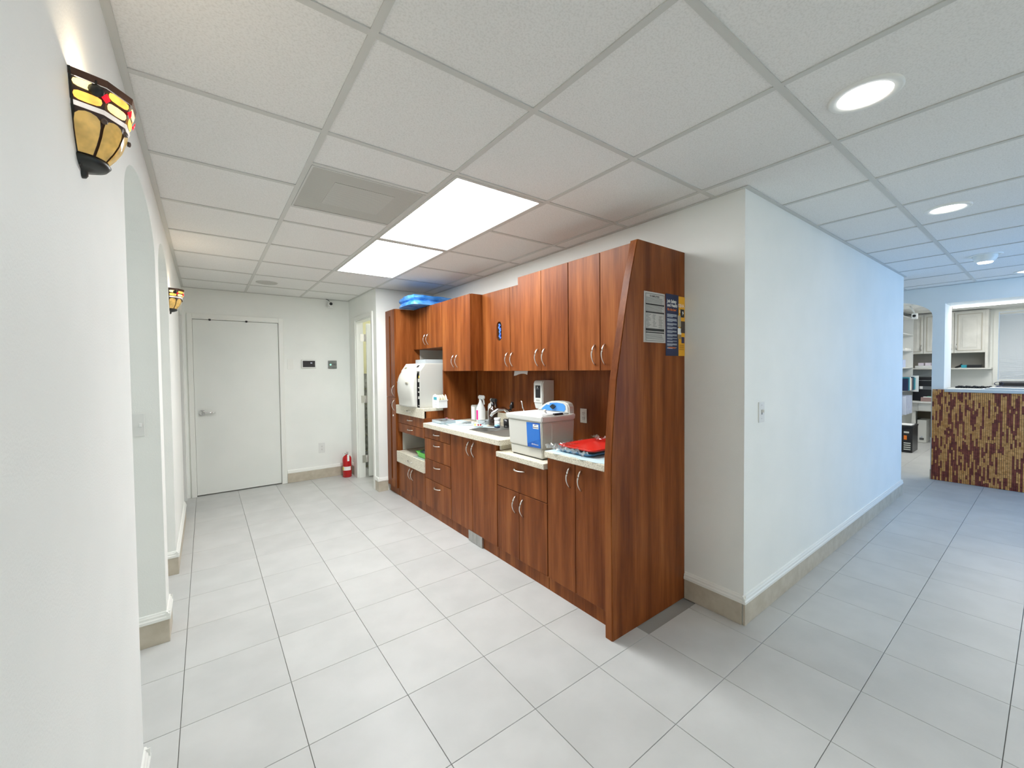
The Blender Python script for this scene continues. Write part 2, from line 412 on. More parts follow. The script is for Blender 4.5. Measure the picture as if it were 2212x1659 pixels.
# ---- baseboards: taupe tile course with white cap moulding
def baseboard(name, runs, z1=.125):
    """runs: list of (x0,x1,y0,y1,axis_dir) boxes already in wall thickness terms"""
    bm = B()
    for x0, x1, y0, y1 in runs: box(bm, x0, x1, y0, y1, 0, z1, .0015, 1)
    root = obj(name, bm, BASE); root['kind'] = 'structure'
    return root
def cap(parent, p0, p1, nrm, z0=.125):
    """white moulding from p0 to p1, nrm = outward 2-D normal"""
    prof = [(0, 0), (.017, 0), (.0175, .014), (.013, .020), (.0125, .030), (.009, .034), (.006, .042), (0, .044)]
    bm = B(); v0 = []; v1 = []
    for d, z in prof:
        v0.append(bm.verts.new((p0[0]+nrm[0]*d, p0[1]+nrm[1]*d, z0+z))); v1.append(bm.verts.new((p1[0]+nrm[0]*d, p1[1]+nrm[1]*d, z0+z)))
    n = len(prof); fs = [bm.faces.new(v0), bm.faces.new(v1[::-1])]
    for i in range(n): fs.append(bm.faces.new((v0[i], v0[(i+1) % n], v1[(i+1) % n], v1[i])))
    bmesh.ops.recalc_face_normals(bm, faces=fs)
    obj('cap_moulding', bm, TRIM, parent)
t = .012
b = baseboard('baseboard_left', [(-.20, -.188, -2.0, 1.85), (-.35, -.188, 1.85, 1.862)])
cap(b, (-.20, -2.0), (-.20, 1.867), (1, 0)); cap(b, (-.35, 1.85), (-.183, 1.85), (0, 1))
b = baseboard('baseboard_pier', [(-.35, -.188, 2.868, 2.88), (-.20, -.188, 2.88, 3.07), (-.35, -.188, 3.07, 3.082)])
cap(b, (-.35, 2.88), (-.183, 2.88), (0, -1)); cap(b, (-.20, 2.863), (-.20, 3.087), (1, 0)); cap(b, (-.35, 3.07), (-.183, 3.07), (0, 1))
b = baseboard('baseboard_left_far', [(-.35, -.188, 3.798, 3.81), (-.20, -.188, 3.81, 5.22)])
cap(b, (-.35, 3.81), (-.183, 3.81), (0, -1)); cap(b, (-.20, 3.793), (-.20, 5.22), (1, 0))
b = baseboard('baseboard_end', [(.83, 1.645, 6.008, 6.02), (1.633, 1.645, 5.862, 6.008)])
cap(b, (.83, 6.02), (1.645, 6.02), (0, -1)); cap(b, (1.645, 5.862), (1.645, 6.02), (-1, 0))
b = baseboard('baseboard_return', [(1.633, 1.645, 4.868, 4.988), (1.645, 1.752, 4.868, 4.88)])
cap(b, (1.645, 4.863), (1.645, 4.988), (-1, 0)); cap(b, (1.628, 4.88), (1.752, 4.88), (0, -1))
b = baseboard('baseboard_corner', [(2.388, 2.40, 1.051, 1.396)])
cap(b, (2.40, 1.03), (2.40, 1.396), (-1, 0))
b = baseboard('baseboard_hall', [(2.392, 6.262, 1.033, 1.045), (6.25, 6.262, 1.045, 2.4)])
cap(b, (2.383, 1.045), (6.268, 1.045), (0, -1)); cap(b, (6.25, 1.03), (6.25, 2.4), (1, 0))
b = baseboard('baseboard_reception', [(7.385, 7.40, .955, .968)])

# ---- ceiling grid and tiles
ceil = struct('ceiling', (lambda bm: (box(bm, -2.4, 11.45, -2.2, 6.6, H+.10, H+.16), bm)[1])(B()), PLEN)
GXs = [1.0256+.6096*k for k in range(-2, 11)]     # .., A=.416, B=1.0256, C, D ...
GXs = [-.2]+[x for x in GXs if x > -.19]
GYs = [1.2122+.6096*k for k in range(-6, 9)]
LIGHTS = [(1.0256, 1.6352, 1.8218, 3.041), (1.0256, 1.6352, 3.041, 4.2602)]
VENT = (.416, 1.0256, 2.1266, 2.7362)
def inside(x, y):   # where the hall ceiling is open (not inside walls)
    if x < -.2 or x > 7.4: return False
    if y > 1.045:
        if x > 6.25: return y < 2.4
        if y > 4.88: return x < 1.645 and y < 6.02
        return x < 2.40
    return y > -2.1
def covered(x, y):
    for q in LIGHTS+[VENT]:
        if q[0] < x < q[1] and q[2] < y < q[3]: return True
    return False
regions = [(-.2, 2.40, -2.08, 4.88), (-.2, 1.645, 4.88, 6.02), (2.40, 7.40, -2.08, 1.045), (6.25, 7.40, 1.045, 2.4)]
rows_extra = {}
nt = 0
def add_panel(x0, x1, y0, y1):
    add = add_tile(x0, x1, y0, y1, ceil, 'ceiling_panel', H+.0045, H+.0175, CLT); return add
gx = GXs+[7.40]
for i in range(len(gx)-1):
    for j in range(len(GYs)-1):
        x0, x1, y0, y1 = gx[i], gx[i+1], GYs[j], GYs[j+1]
        if any(q[0]-.01 < x0 and x1 < q[1]+.01 and q[2]-.01 < y0 and y1 < q[3]+.01 for q in LIGHTS): continue
        if abs(x0-VENT[0]) < .01 and y1 > VENT[2]-.01 and y0 < VENT[3]:
            if y0 < 2.2: add_panel(x0, x1, y0, VENT[2])
            else: add_panel(x0, x1, VENT[3], y1)
            continue
        cs = [c for c in (clip((x0, x1, y0, y1), rg) for rg in regions) if c]
        if len(cs) == 1: add_panel(*cs[0])
        elif cs:      # a panel lying over two parts of the hall stays one panel
            if max(c[3] for c in cs) > 4.9 and max(c[1] for c in cs) < 1.7: add_panel(min(c[0] for c in cs), max(c[1] for c in cs), min(c[2] for c in cs), max(c[3] for c in cs))
            elif y0 < 1.045 < y1: add_panel(x0, min(x1, 7.40), y0, y1)
            else:
                add_panel(min(c[0] for c in cs), max(c[1] for c in cs), min(c[2] for c in cs), max(c[3] for c in cs))
# T-bars: face at H; main runners along Y (thin strips), cross tees along X
tb = .012
def tbar(x0, x1, y0, y1):
    bm = B(); box(bm, x0, x1, y0, y1, H, H+.004)
    if x1-x0 > y1-y0: box(bm, x0, x1, (y0+y1)/2-.001, (y0+y1)/2+.001, H+.004, H+.03)
    else: box(bm, (x0+x1)/2-.001, (x0+x1)/2+.001, y0, y1, H+.004, H+.03)
    return obj('grid_bar', bm, GRID, ceil)
for x in GXs[1:]:
    if x < 1.64: tbar(x-tb, x+tb, -2.08, 6.02 if x < 1.62 else 4.88)
    elif x < 2.40: tbar(x-tb, x+tb, -2.08, 4.88)
    elif x > 6.25: tbar(x-tb, x+tb, -2.08, 2.4)
    else: tbar(x-tb, x+tb, -2.08, 1.045)
def spans(y):
    if y > 4.88: xs = [(-.2, 1.645)]
    elif y > 1.045: xs = [(-.2, 2.40), (6.25, 7.4)] if y < 2.4 else [(-.2, 2.40)]
    else: xs = [(-.2, 7.40)]
    return xs
for y in GYs:
    if y < -2.05 or y > 6.0: continue
    for s0, s1 in spans(y):
        cuts = [x for x in GXs if s0 < x < s1]
        e = [s0]+cuts+[s1]
        for k in range(len(e)-1):
            if any(q[0]-.01 < e[k] and e[k+1] < q[1]+.01 and q[2]+.01 < y < q[3]-.01 for q in LIGHTS+[VENT]): continue
            if e[k+1]-e[k] < .03: continue
            tbar(e[k]+(tb if k else 0), e[k+1]-(tb if k < len(e)-2 else 0), y-tb, y+tb)
for y in (VENT[2], VENT[3]): tbar(VENT[0]+tb, VENT[1]-tb, y-tb, y+tb)
# wall angle
wa = .022
for (x0, x1, y0, y1) in [(-.20, -.20+wa, -2.08, 6.02), (-.178, 1.645, 6.02-wa, 6.02), (1.645-wa, 1.645, 4.88-wa, 5.998), (1.645, 2.40, 4.88-wa, 4.88), (2.40-wa, 2.40, 1.045-wa, 4.858), (2.40, 6.25+wa, 1.045-wa, 1.045), (7.4-wa, 7.4, -2.08, 2.4)]:
    bm = B(); box(bm, x0, x1, y0, y1, H-.001, H+.003); obj('wall_angle', bm, GRID, ceil)
bm = B(); box(bm, -2.4, -.35, 1.0, 6.1, H, H+.02); box(bm, 1.765, 3.2, 5.0, 6.4, H, H+.02); box(bm, 7.54, 11.42, -2.2, 2.0, H, H+.02)
obj('side_room_ceiling', bm, CLT, ceil)
for k in range(7):   # tile lines seen through the office doorway
    x = 8.0+k*.61
    bm = B(); box(bm, x-tb, x+tb, -2.1, 1.93, H-.003, H-.0005); obj('grid_bar', bm, GRID, ceil)

# ================================================================== CEILING FIXTURES
for (x0, x1, y0, y1), lab in zip(LIGHTS, ('large white fluorescent ceiling panel nearest the camera, beside the air grille', 'white fluorescent ceiling panel further down the hall, beyond the nearer one')):
    t_ = thing('ceiling_light', lab, 'ceiling light', ((x0+x1)/2, (y0+y1)/2, H), 'troffers over the hall')
    bm = B(); plate(bm, [frame_pts(x0+tb+.001, x1-tb-.001, y0+tb+.001, y1-tb-.001), frame_pts(x0+.030, x1-.030, y0+.034, y1-.034)], 'z', H-.002, H+.02); obj('frame', bm, GRID, t_)
    bm = B(); box(bm, x0+.030, x1-.030, y0+.034, y1-.034, H+.004, H+.010); obj('diffuser', bm, TROF, t_)
    if y0 < 2: bobj('insect_speck', PRINTG, t_, 1.115, 1.127, 1.935, 1.941, H+.001, H+.004)
x0, x1, y0, y1 = VENT
t_ = thing('air_grille', 'square perforated return air grille beside the ceiling lights', 'air vent', ((x0+x1)/2, (y0+y1)/2, H))
def perf(name, c0, c1, sc):
    m = nm(name, c0, .5, .4); nt_ = m.node_tree; N = nt_.nodes; L = nt_.links
    tc = N.new('ShaderNodeTexCoord'); mp = N.new('ShaderNodeMapping'); mp.inputs['Rotation'].default_value = (0, 0, PI/4); mp.inputs['Scale'].default_value = (sc, sc, sc)
    L.new(tc.outputs['Object'], mp.inputs[0]); vo = N.new('ShaderNodeTexVoronoi'); vo.inputs['Randomness'].default_value = 0; vo.inputs['Scale'].default_value = 1
    L.new(mp.outputs[0], vo.inputs['Vector']); cr = N.new('ShaderNodeValToRGB'); cr.color_ramp.elements[0].position = .30; cr.color_ramp.elements[1].position = .36
    cr.color_ramp.elements[0].color = (*c1, 1); cr.color_ramp.elements[1].color = (*c0, 1); L.new(vo.outputs['Distance'], cr.inputs[0]); L.new(cr.outputs[0], N['Principled BSDF'].inputs['Base Color']); return m
PERF = perf('perforated_grille', (.50, .50, .46), (.16, .16, .15), 140)
PERF2 = perf('perforated_grille_plate', (.60, .60, .56), (.30, .30, .28), 140)
bm = B(); plate(bm, [frame_pts(x0+.013, x1-.013, y0+.013, y1-.013), frame_pts(x0+.022, x1-.022, y0+.022, y1-.022)], 'z', H-.002, H+.008); obj('frame', bm, GRID, t_)
bm = B(); box(bm, x0+.022, x1-.022, y0+.022, y1-.022, H+.002, H+.004); obj('perforated_face', bm, PERF, t_)
bm = B(); box(bm, .565, .885, 2.27, 2.59, H+.0005, H+.002); obj('inner_plate', bm, PERF2, t_)
def speaker(x, y, r):
    t_ = thing('ceiling_speaker', 'round white ceiling speaker grille near the end wall', 'speaker', (x, y, H))
    bm = B(); lathe(bm, [(r, 0), (r, -.004), (r-.008, -.007), (r-.012, -.004), (r-.014, -.001)], (x, y, H+.004), 32); obj('ring', bm, GRID, t_)
    bm = B(); lathe(bm, [(r-.012, -.002), (0, -.002)], (x, y, H+.002), 32); obj('grille', bm, PERF2, t_)
speaker(.567, 5.245, .105)
def downlight(x, y, lab, kind=0):
    t_ = thing('recessed_downlight', lab, 'ceiling light', (x, y, H), 'downlights along the hall')
    bm = B(); lathe(bm, [(.108, .008), (.108, .0), (.100, -.004), (.080, -.002), (.078, .006)], (x, y, H), 40); obj('trim_ring', bm, TRIM, t_)
    if kind == 0:
        bm = B(); lathe(bm, [(.0785, .002), (0, .002)], (x, y, H), 40); obj('lens', bm, LEDW, t_)
    else:
        bm = B(); lathe(bm, [(.078, .004), (.074, -.030), (.058, -.055), (.050, -.060)], (x, y, H), 32); obj('eyeball', bm, TRIM, t_)
        bm = B(); lathe(bm, [(.050, -.058), (.045, -.068), (0, -.074)], (x, y, H), 32); obj('lamp', bm, LEDW, t_)
downlight(1.945, .437, 'round recessed downlight at top right, nearest the camera')
downlight(3.77, .432, 'round recessed downlight in the middle of the hall ceiling')
downlight(5.655, .41, 'adjustable downlight with its lamp sticking out below the ceiling', 1)
downlight(7.0, .20, 'round downlight by the reception wall, cut by the right frame edge')
for (x, y) in [(2.1, -1.45), (3.25, -1.2)]:   # unseen lights added behind the camera to brighten the near hall
    t_ = thing('ceiling_light', ('left' if x < 2.5 else 'right')+' one of the two fill panels added behind the camera', 'ceiling light', (x, y, H-.002), 'fill lights added behind the camera')
    bobj('diffuser', REARFILL, t_, x-.28, x+.28, y-.55, y+.55, H-.012, H-.006)
for x, w_ in ((8.7, 'near'), (9.9, 'far')):  # unseen panels added to brighten the back office
    t_ = thing('ceiling_light', w_+' one of the two panels added to light the back office', 'ceiling light', (x, .2, H-.01), 'fill panels added in the back office')
    bobj('diffuser', OFFICEFILL, t_, x-.28, x+.28, -.40, .80, H-.02, H-.008)

# ================================================================== SCONCES
def sconce(yc, zt, lab):
    t_ = thing('wall_sconce', lab, 'wall lamp', (-.20, yc, zt-.1), 'stained glass sconces on the left wall')
    Xw = -.20
    prof = [(.092, 0), (.090, -.014), (.080, -.055), (.076, -.066), (.072, -.085), (.064, -.108), (.052, -.130), (.040, -.146)]
    def R(dz):
        for (r0, z0), (r1, z1) in zip(prof, prof[1:]):
            if z1 <= dz <= z0: return r0+(r1-r0)*(dz-z0)/(z1-z0)
        return prof[-1][0]
    NF = 5
    def P(th, dz, add=0.0, facet=True):
        r = R(dz)+add
        if facet:   # decagonal plan in the upper bands fading to round below
            k = PI/NF; tt = (th % k)-k/2; f = math.cos(k/2)/math.cos(tt); w = 1 if dz > -.07 else .35
            r = r*(w*f+(1-w))
        return Vector((Xw+r*math.sin(th), yc-r*math.cos(th), zt+dz))
    def patch(bm, th0, th1, z0, z1, add, nu=4, nv=3, mi=0):
        gs = [[bm.verts.new(P(th0+(th1-th0)*u/nu, z0+(z1-z0)*v/nv, add)) for u in range(nu+1)] for v in range(nv+1)]
        for v in range(nv):
            for u in range(nu): f = bm.faces.new((gs[v][u], gs[v][u+1], gs[v+1][u+1], gs[v+1][u])); f.material_index = mi
    seg = PI/NF
    bm = B(); patch(bm, 0, PI, 0, -.014, 0, 20, 1); bmesh.ops.solidify(bm, geom=bm.faces[:], thickness=.002); obj('rim_band', bm, BRN, t_)
    # upper band of amber ovals: two per facet, stacked
    def oval(th, dz, rt, rz, add, name, mat, n=12, pw=.62):
        bm = B(); c = bm.verts.new(P(th, dz, add+.0012)); ring = []
        for i in range(n):
            a_ = 2*PI*i/n; ca, sa = math.cos(a_), math.sin(a_)
            ring.append(bm.verts.new(P(th+rt*math.copysign(abs(ca)**pw, ca), dz+rz*math.copysign(abs(sa)**pw, sa), add)))
        for i in range(n): bm.faces.new((c, ring[i], ring[(i+1) % n]))
        bmesh.ops.solidify(bm, geom=bm.faces[:], thickness=-.0015)
        return obj(name, bm, mat, t_)
    bm = B(); patch(bm, 0, PI, -.014, -.056, -.003, 20, 3); patch(bm, 0, PI, -.066, -.146, -.003, 20, 8); patch(bm, 0, PI, -.056, -.066, -.003, 20, 1)
    sh = obj('lead_lattice', bm, LEAD, t_)
    for k in range(NF):
        th = seg*(k+.5)
        oval(th, -.0235, seg*.42, .0078, 0, 'amber_pane', G_AMB if k % 2 else G_PALE)
        oval(th, -.0455, seg*.42, .0088, 0, 'amber_pane', G_PALE if k % 2 else G_AMB)
    for k in range(0, NF+1):
        th = min(max(seg*k, .10), PI-.10)
        if k in (1, 2, 3, 4): oval(th, -.0345, .095, .0095, .0025, 'red_diamond', G_RED, n=4, pw=1)
    bm = B(); patch(bm, 0, PI, -.057, -.0655, .0005, 20, 1); obj('ripple_band', bm, G_CLR, t_)
    for k in range(NF):      # long honey petals with arched tops
        th = seg*(k+.5); bm = B(); n = 8; L_ = []; Rr = []
        rows = [-.071, -.074, -.080, -.092, -.108, -.125, -.143]; hw = [.18, .55, .80, .88, .88, .86, .82]
        prev = None
        for dz, w in zip(rows, hw):
            row = [bm.verts.new(P(th+seg*.5*w*(u/4-.5)*2, dz, .0008)) for u in range(5)]
            if prev:
                for u in range(4): bm.faces.new((prev[u], prev[u+1], row[u+1], row[u])).smooth = True
            prev = row
        obj('honey_petal', bm, G_HON, t_)
    for k in range(1, NF):
        bm = B(); c = P(seg*k, -.079, .002); lathe(bm, [(.0055, 0), (.0055, .004), (.003, .005), (0, .004)], (0, 0, 0), 10)
        d = Vector((math.sin(seg*k), -math.cos(seg*k), 0)); q = d.to_track_quat('Z', 'Y')
        bmesh.ops.rotate(bm, verts=bm.verts[:], matrix=q.to_matrix(), cent=(0, 0, 0)); bmesh.ops.translate(bm, verts=bm.verts[:], vec=c)
        obj('jewel', bm, BRN, t_)
    bm = B(); lathe(bm, [(.0, -.004), (.041, -.004), (.046, -.010), (.040, -.018), (.026, -.024), (.010, -.028), (.010, -.036), (.007, -.041), (0, -.043)], (Xw, yc, zt-.140), 20, a0=-PI/2, a1=PI/2); obj('bottom_cap', bm, BRZ, t_)
    bm = B()
    bpts = [(yc-.092, zt), (yc+.092, zt), (yc+.078, zt-.066), (yc+.05, zt-.13), (yc+.03, zt-.165), (yc-.03, zt-.165), (yc-.05, zt-.13), (yc-.078, zt-.066)]
    prism(bm, bpts, 0, 'x', Xw+.0005, Xw+.004); obj('back_plate', bm, BRZ, t_)
    bm = B(); lathe(bm, [(.012, 0), (.012, .004), (.004, .008), (0, .008)], (0, 0, 0), 12); bmesh.ops.rotate(bm, verts=bm.verts[:], matrix=Matrix.Rotation(PI/2, 3, 'X'), cent=(0, 0, 0))
    c = P(.45, -.028, .003); bmesh.ops.translate(bm, verts=bm.verts[:], vec=c); tube(bm, [c, (c.x, c.y, c.z+.02)], .002, 6); obj('side_knob', bm, BRZ, t_)
    l = bpy.data.lights.new('sconce_bulb', 'POINT'); l.energy = 1.3; l.color = (1, .80, .55); l.shadow_soft_size = .012
    lo = bpy.data.objects.new('sconce_bulb', l); COL.objects.link(lo); lo.parent = t_; lo.location = (.045, 0, .085)
sconce(1.25, 2.055, 'near stained glass wall sconce at upper left, amber and red panes')
sconce(3.95, 2.075, 'small far stained glass sconce on the left wall, close to the end door')

# ================================================================== DOORS
d1 = bobj('door_1', DOORM, None, DX0, DX1, 6.03, 6.07, .012, DZ-.01, .002); d1['kind'] = 'structure'
bm = B()
for (a0, a1, z0, z1) in ((DX0-.052, DX0-.004, 0, DZ+.056), (DX1+.004, DX1+.058, 0, DZ+.056), (DX0-.004, DX1+.004, DZ+.004, DZ+.056)):
    box(bm, a0, a1, 5.998, 6.02, z0, z1, .004, 1)
for (a0, a1, z0, z1) in ((DX0-.018, DX0-.002, 0, DZ+.018), (DX1+.002, DX1+.018, 0, DZ+.018), (DX0-.002, DX1+.002, DZ-.006, DZ+.018)):
    box(bm, a0, a1, 6.005, 6.10, z0, z1)
struct('trim_1', bm, TRIM)
for k, x in enumerate((.055, .42)):
    bm = B(); lathe(bm, [(.013, 0), (.013, -.012), (.008, -.02), (0, -.022)], (x, 6.012, DZ+.0), 14); obj('rubber_bumper', bm, BLACK, d1)
hb = B(); lathe(hb, [(.032, 0), (.032, .006), (.027, .012), (.012, .014), (.012, .05), (0, .052)], (0, 0, 0), 20)
bmesh.ops.rotate(hb, verts=hb.verts[:], matrix=Matrix.Rotation(PI/2, 3, 'X'), cent=(0, 0, 0)); bmesh.ops.translate(hb, verts=hb.verts[:], vec=(-.04, 6.03, .985))
tube(hb, [(-.04, 5.982, .985), (-.02, 5.978, .988), (.03, 5.980, .985), (.085, 5.984, .980)], [.010, .011, .009, .008], 10)
obj('lever_handle', hb, CHROME, d1)
# threshold shadow gap under door comes from its 12 mm clearance and the dark sheet behind
# bathroom door: opened inwards
bm = B()
for (y0, y1, z0, z1) in ((4.990, 5.042, 0, 2.185), (5.705, 5.86, 0, 2.185), (5.042, 5.705, 2.132, 2.185)):
    box(bm, 1.628, 1.645, y0, y1, z0, z1, .003, 1)
for (y0, y1, z0, z1) in ((5.04, 5.052, 0, 2.13), (5.69, 5.705, 0, 2.13), (5.052, 5.69, 2.115, 2.13)):
    box(bm, 1.645, 1.735, y0, y1, z0, z1)
struct('trim_2', bm, TRIM)
bm = B(); box(bm, 0, .60, -.04, 0, .012, 2.10, .002, 1)
ang = math.radians(-8)
bmesh.ops.rotate(bm, verts=bm.verts[:], matrix=Matrix.Rotation(ang, 3, 'Z'), cent=(0, 0, 0)); bmesh.ops.translate(bm, verts=bm.verts[:], vec=(1.772, 5.690, 0))
d2 = obj('door_2', bm, DOORM); d2['kind'] = 'structure'
for z in (.20, 1.02, 1.86):
    bm = B(); box(bm, 1.695, 1.735, 5.686, 5.6899, z, z+.10); tube(bm, [(1.752, 5.690, z), (1.752, 5.690, z+.10)], .008, 10); box(bm, 1.7645, 1.7670, 5.650, 5.692, z, z+.10); box(bm, 1.752, 1.766, 5.689, 5.692, z, z+.10); box(bm, 1.735, 1.752, 5.688, 5.691, z, z+.10)
    obj('hinge', bm, NICK, d2)

# ================================================================== END WALL DEVICES
def wall_plate_y(name, lab, cat, x0, x1, z0, z1, y, mat, th=.006):
    t_ = thing(name, lab, cat, ((x0+x1)/2, y, (z0+z1)/2))
    bobj('face_plate', mat, t_, x0, x1, y-th, y-.0003, z0, z1, .002)
    return t_
def outlet_slots(t_, x, y, z, w, out, axis):
    """duplex receptacle: two rounded faces, slots"""
    for s in (-1, 1):
        zc = z+s*.0195
        bm = B()
        if axis == 'y': plate(bm, [rrect(x-.016, x+.016, zc-.014, zc+.014, .010)], 'y', y-.0085, y-.006)
        else: plate(bm, [rrect(y-.016, y+.016, zc-.014, zc+.014, .010)], 'x', x-.0085, x-.006)
        r_ = obj('receptacle', bm, WHITE, t_)
        bm = B()
        for q in (-1, 1):
            if axis == 'y': box(bm, x+q*.006-.001, x+q*.006+.001, y-.0090, y-.0085, zc-.001, zc+.008)
            else: box(bm, x-.0090, x-.0085, y+q*.006-.001, y+q*.006+.001, zc-.001, zc+.008)
        if axis == 'y': box(bm, x-.002, x+.002, y-.0090, y-.0085, zc-.010, zc-.006)
        else: box(bm, x-.0090, x-.0085, y-.002, y+.002, zc-.010, zc-.006)
        obj('slots', bm, DARK, r_)
YE = 6.02
t_ = wall_plate_y('switch_plate', 'blank white switch plate between the end door and the thermostat', 'switch', .858, .930, 1.49, 1.625, YE, TRIM)
bobj('screw', WHITE, t_, .891, .897, YE-.0075, YE-.006, 1.53, 1.536)
t_ = thing('thermostat', 'wide thermostat with white frame and black screen on the end wall', 'thermostat', (1.11, YE, 1.555))
bobj('housing', WHITE, t_, 1.020, 1.202, YE-.024, YE-.0003, 1.500, 1.616, .008, seg=3)
scr = bobj('screen', BLACK, t_, 1.036, 1.186, YE-.0255, YE-.0242, 1.516, 1.600)
me = text_mesh('74', .022, LCD, .0003); o = inst('lettering', me, (1.128, YE-.0262, 1.562), t_, (PI/2, 0, 0))
t_ = thing('access_keypad', 'small square grey keypad with ring marks and green light', 'keypad', (1.408, YE, 1.55))
bobj('housing', noisy(nm('keypad_grey', (.2, .2, .2), .5), S(105, 110, 106), S(125, 130, 126), 20), t_, 1.354, 1.464, YE-.018, YE-.0003, 1.494, 1.604, .003)
for k in (0, 1):
    bm = B(); c = (1.415+k*.026, YE-.0195, 1.552)
    tube(bm, [(c[0]+.012*math.cos(a*PI/8), c[1], c[2]+.010*math.sin(a*PI/8)) for a in range(17)], .0022, 6, cap=False); obj('ring_mark', bm, BLACK, t_)
bm = B(); lathe(bm, [(.012, 0), (.010, .003), (0, .004)], (0, 0, 0), 14); bmesh.ops.rotate(bm, verts=bm.verts[:], matrix=Matrix.Rotation(PI/2, 3, 'X'), cent=(0, 0, 0)); bmesh.ops.translate(bm, verts=bm.verts[:], vec=(1.383, YE-.018, 1.548)); obj('indicator_light', bm, GRNLED, t_)
t_ = wall_plate_y('wall_outlet', 'white duplex outlet low on the end wall, above the extinguisher', 'outlet', 1.212, 1.290, .345, .480, YE, WHITE)
outlet_slots(t_, 1.251, YE, .412, 0, 0, 'y')
# camera on the end wall
t_ = thing('security_camera', 'small white security camera high on the end wall', 'camera', (1.385, 6.0, 2.38))
bobj('camera_body', WHITE, t_, 1.352, 1.418, 5.925, 5.985, 2.318, 2.405, .010, seg=3)
bm = B(); lathe(bm, [(.020, 0), (.020, .003), (.014, .004), (0, .004)], (0, 0, 0), 24); bmesh.ops.rotate(bm, verts=bm.verts[:], matrix=Matrix.Rotation(PI/2, 3, 'X'), cent=(0, 0, 0)); bmesh.ops.translate(bm, verts=bm.verts[:], vec=(1.387, 5.925, 2.372)); obj('lens', bm, BLACK, t_)
bm = B(); tube(bm, [(1.37, 5.985, 2.37), (1.37, 6.019, 2.37)], .016, 14); obj('mount', bm, WHITE, t_)
bm = B(); tube(bm, [(1.372, 5.93, 2.401), (1.355, 5.95, 2.425), (1.335, 5.97, 2.437)], .004, 8); obj('cable', bm, BLACK, t_)
bobj('status_dot', PRINTG, t_, 1.362, 1.369, 5.9235, 5.925, 2.327, 2.333)
# fire extinguisher
ex, ey = 1.537, 5.865
t_ = thing('fire_extinguisher', 'red fire extinguisher standing on the floor beside the bathroom door', 'fire extinguisher', (ex, ey, 0))
bm = B(); lathe(bm, [(0, .0), (.052, .0), (.058, .006), (.058, .245), (.054, .268), (.040, .288), (.022, .300), (.018, .306), (0, .306)], (ex, ey, 0), 28); obj('cylinder', bm, RED, t_)
bm = B(); lathe(bm, [(.0590, .150), (.0590, .098)], (ex, ey, 0), 20, a0=-PI*.95, a1=-PI*.30); obj('label_sticker', bm, PAPER, t_, 'white and yellow sticker')
bm = B(); lathe(bm, [(.0594, .147), (.0594, .101)], (ex, ey, 0), 6, a0=-PI*.95, a1=-PI*.82); obj('yellow_mark', bm, nm('label_yellow', (.75, .70, .1)), t_)
bm = B(); tube(bm, [(ex, ey, .304), (ex, ey, .338)], .014, 12); obj('valve', bm, CHROME, t_)
bm = B(); box(bm, ex-.010, ex+.010, ey-.055, ey+.02, .345, .352, .002, 1); box(bm, ex-.008, ex+.008, ey-.045, ey+.01, .330, .336, .002, 1); obj('squeeze_handle', bm, CHROME, t_)
bm = B(); tube(bm, [(ex-.012, ey, .322), (ex-.040, ey-.005, .325)], .006, 8); lathe(bm, [(.014, 0), (.014, .010), (0, .012)], (ex-.043, ey-.005, .318), 12); obj('pressure_gauge', bm, CHROME, t_)
bobj('inspection_tag', PAPER, t_, ex-.012, ex+.014, ey-.0625, ey-.0605, .225, .315)

# ================================================================== CABINET RUN
def bow_handle_mesh(Lh=.122, out=.030):
    bm = B(); pts = []; rr = []
    n = 12
    for i in range(n+1):
        s = i/n; z = (s-.5)*Lh; x = -out*math.sin(PI*s)**.8
        pts.append((x-.001, 0, z)); rr.append(.0034+.0026*s if 0 < i < n else .0042)
    tube(bm, pts, rr, 8)
    me = bpy.data.meshes.new('handle'); bm.to_mesh(me); bm.free(); me.materials.append(NICK); return me
HND = bow_handle_mesh()
def vhandle(x, y, z, parent, out=0): return inst('handle', HND, (x, y, z), parent)
def hhandle(x, y, z, parent): return inst('handle', HND, (x, y, z), parent, (-PI/2, 0, 0))
XB = 1.772       # base cabinet door front
GP = .0022
def front(name, parent, y0, y1, z0, z1, xf=XB, th=.018, holes=None, mat=WOOD):
    bm = B()
    if holes: plate(bm, [frame_pts(y0+GP, y1-GP, z0+GP, z1-GP)]+holes, 'x', xf, xf+th)
    else: box(bm, xf, xf+th, y0+GP, y1-GP, z0+GP, z1-GP, .0012, 1)
    return obj(name, bm, mat, parent)
def carcass(parent, x0, x1, y0, y1, z0, z1, openings=None, mat=WOOD, name='carcass'):
    bm = B(); box(bm, x0, x1, y0, y1, z0, z1); return obj(name, bm, mat, parent)
def toe(parent, y0, y1): bobj('toe_kick', WOOD, parent, XB+.012, XB+.026, y0, y1, 0, .084)
CB = XB+.0185     # carcass front
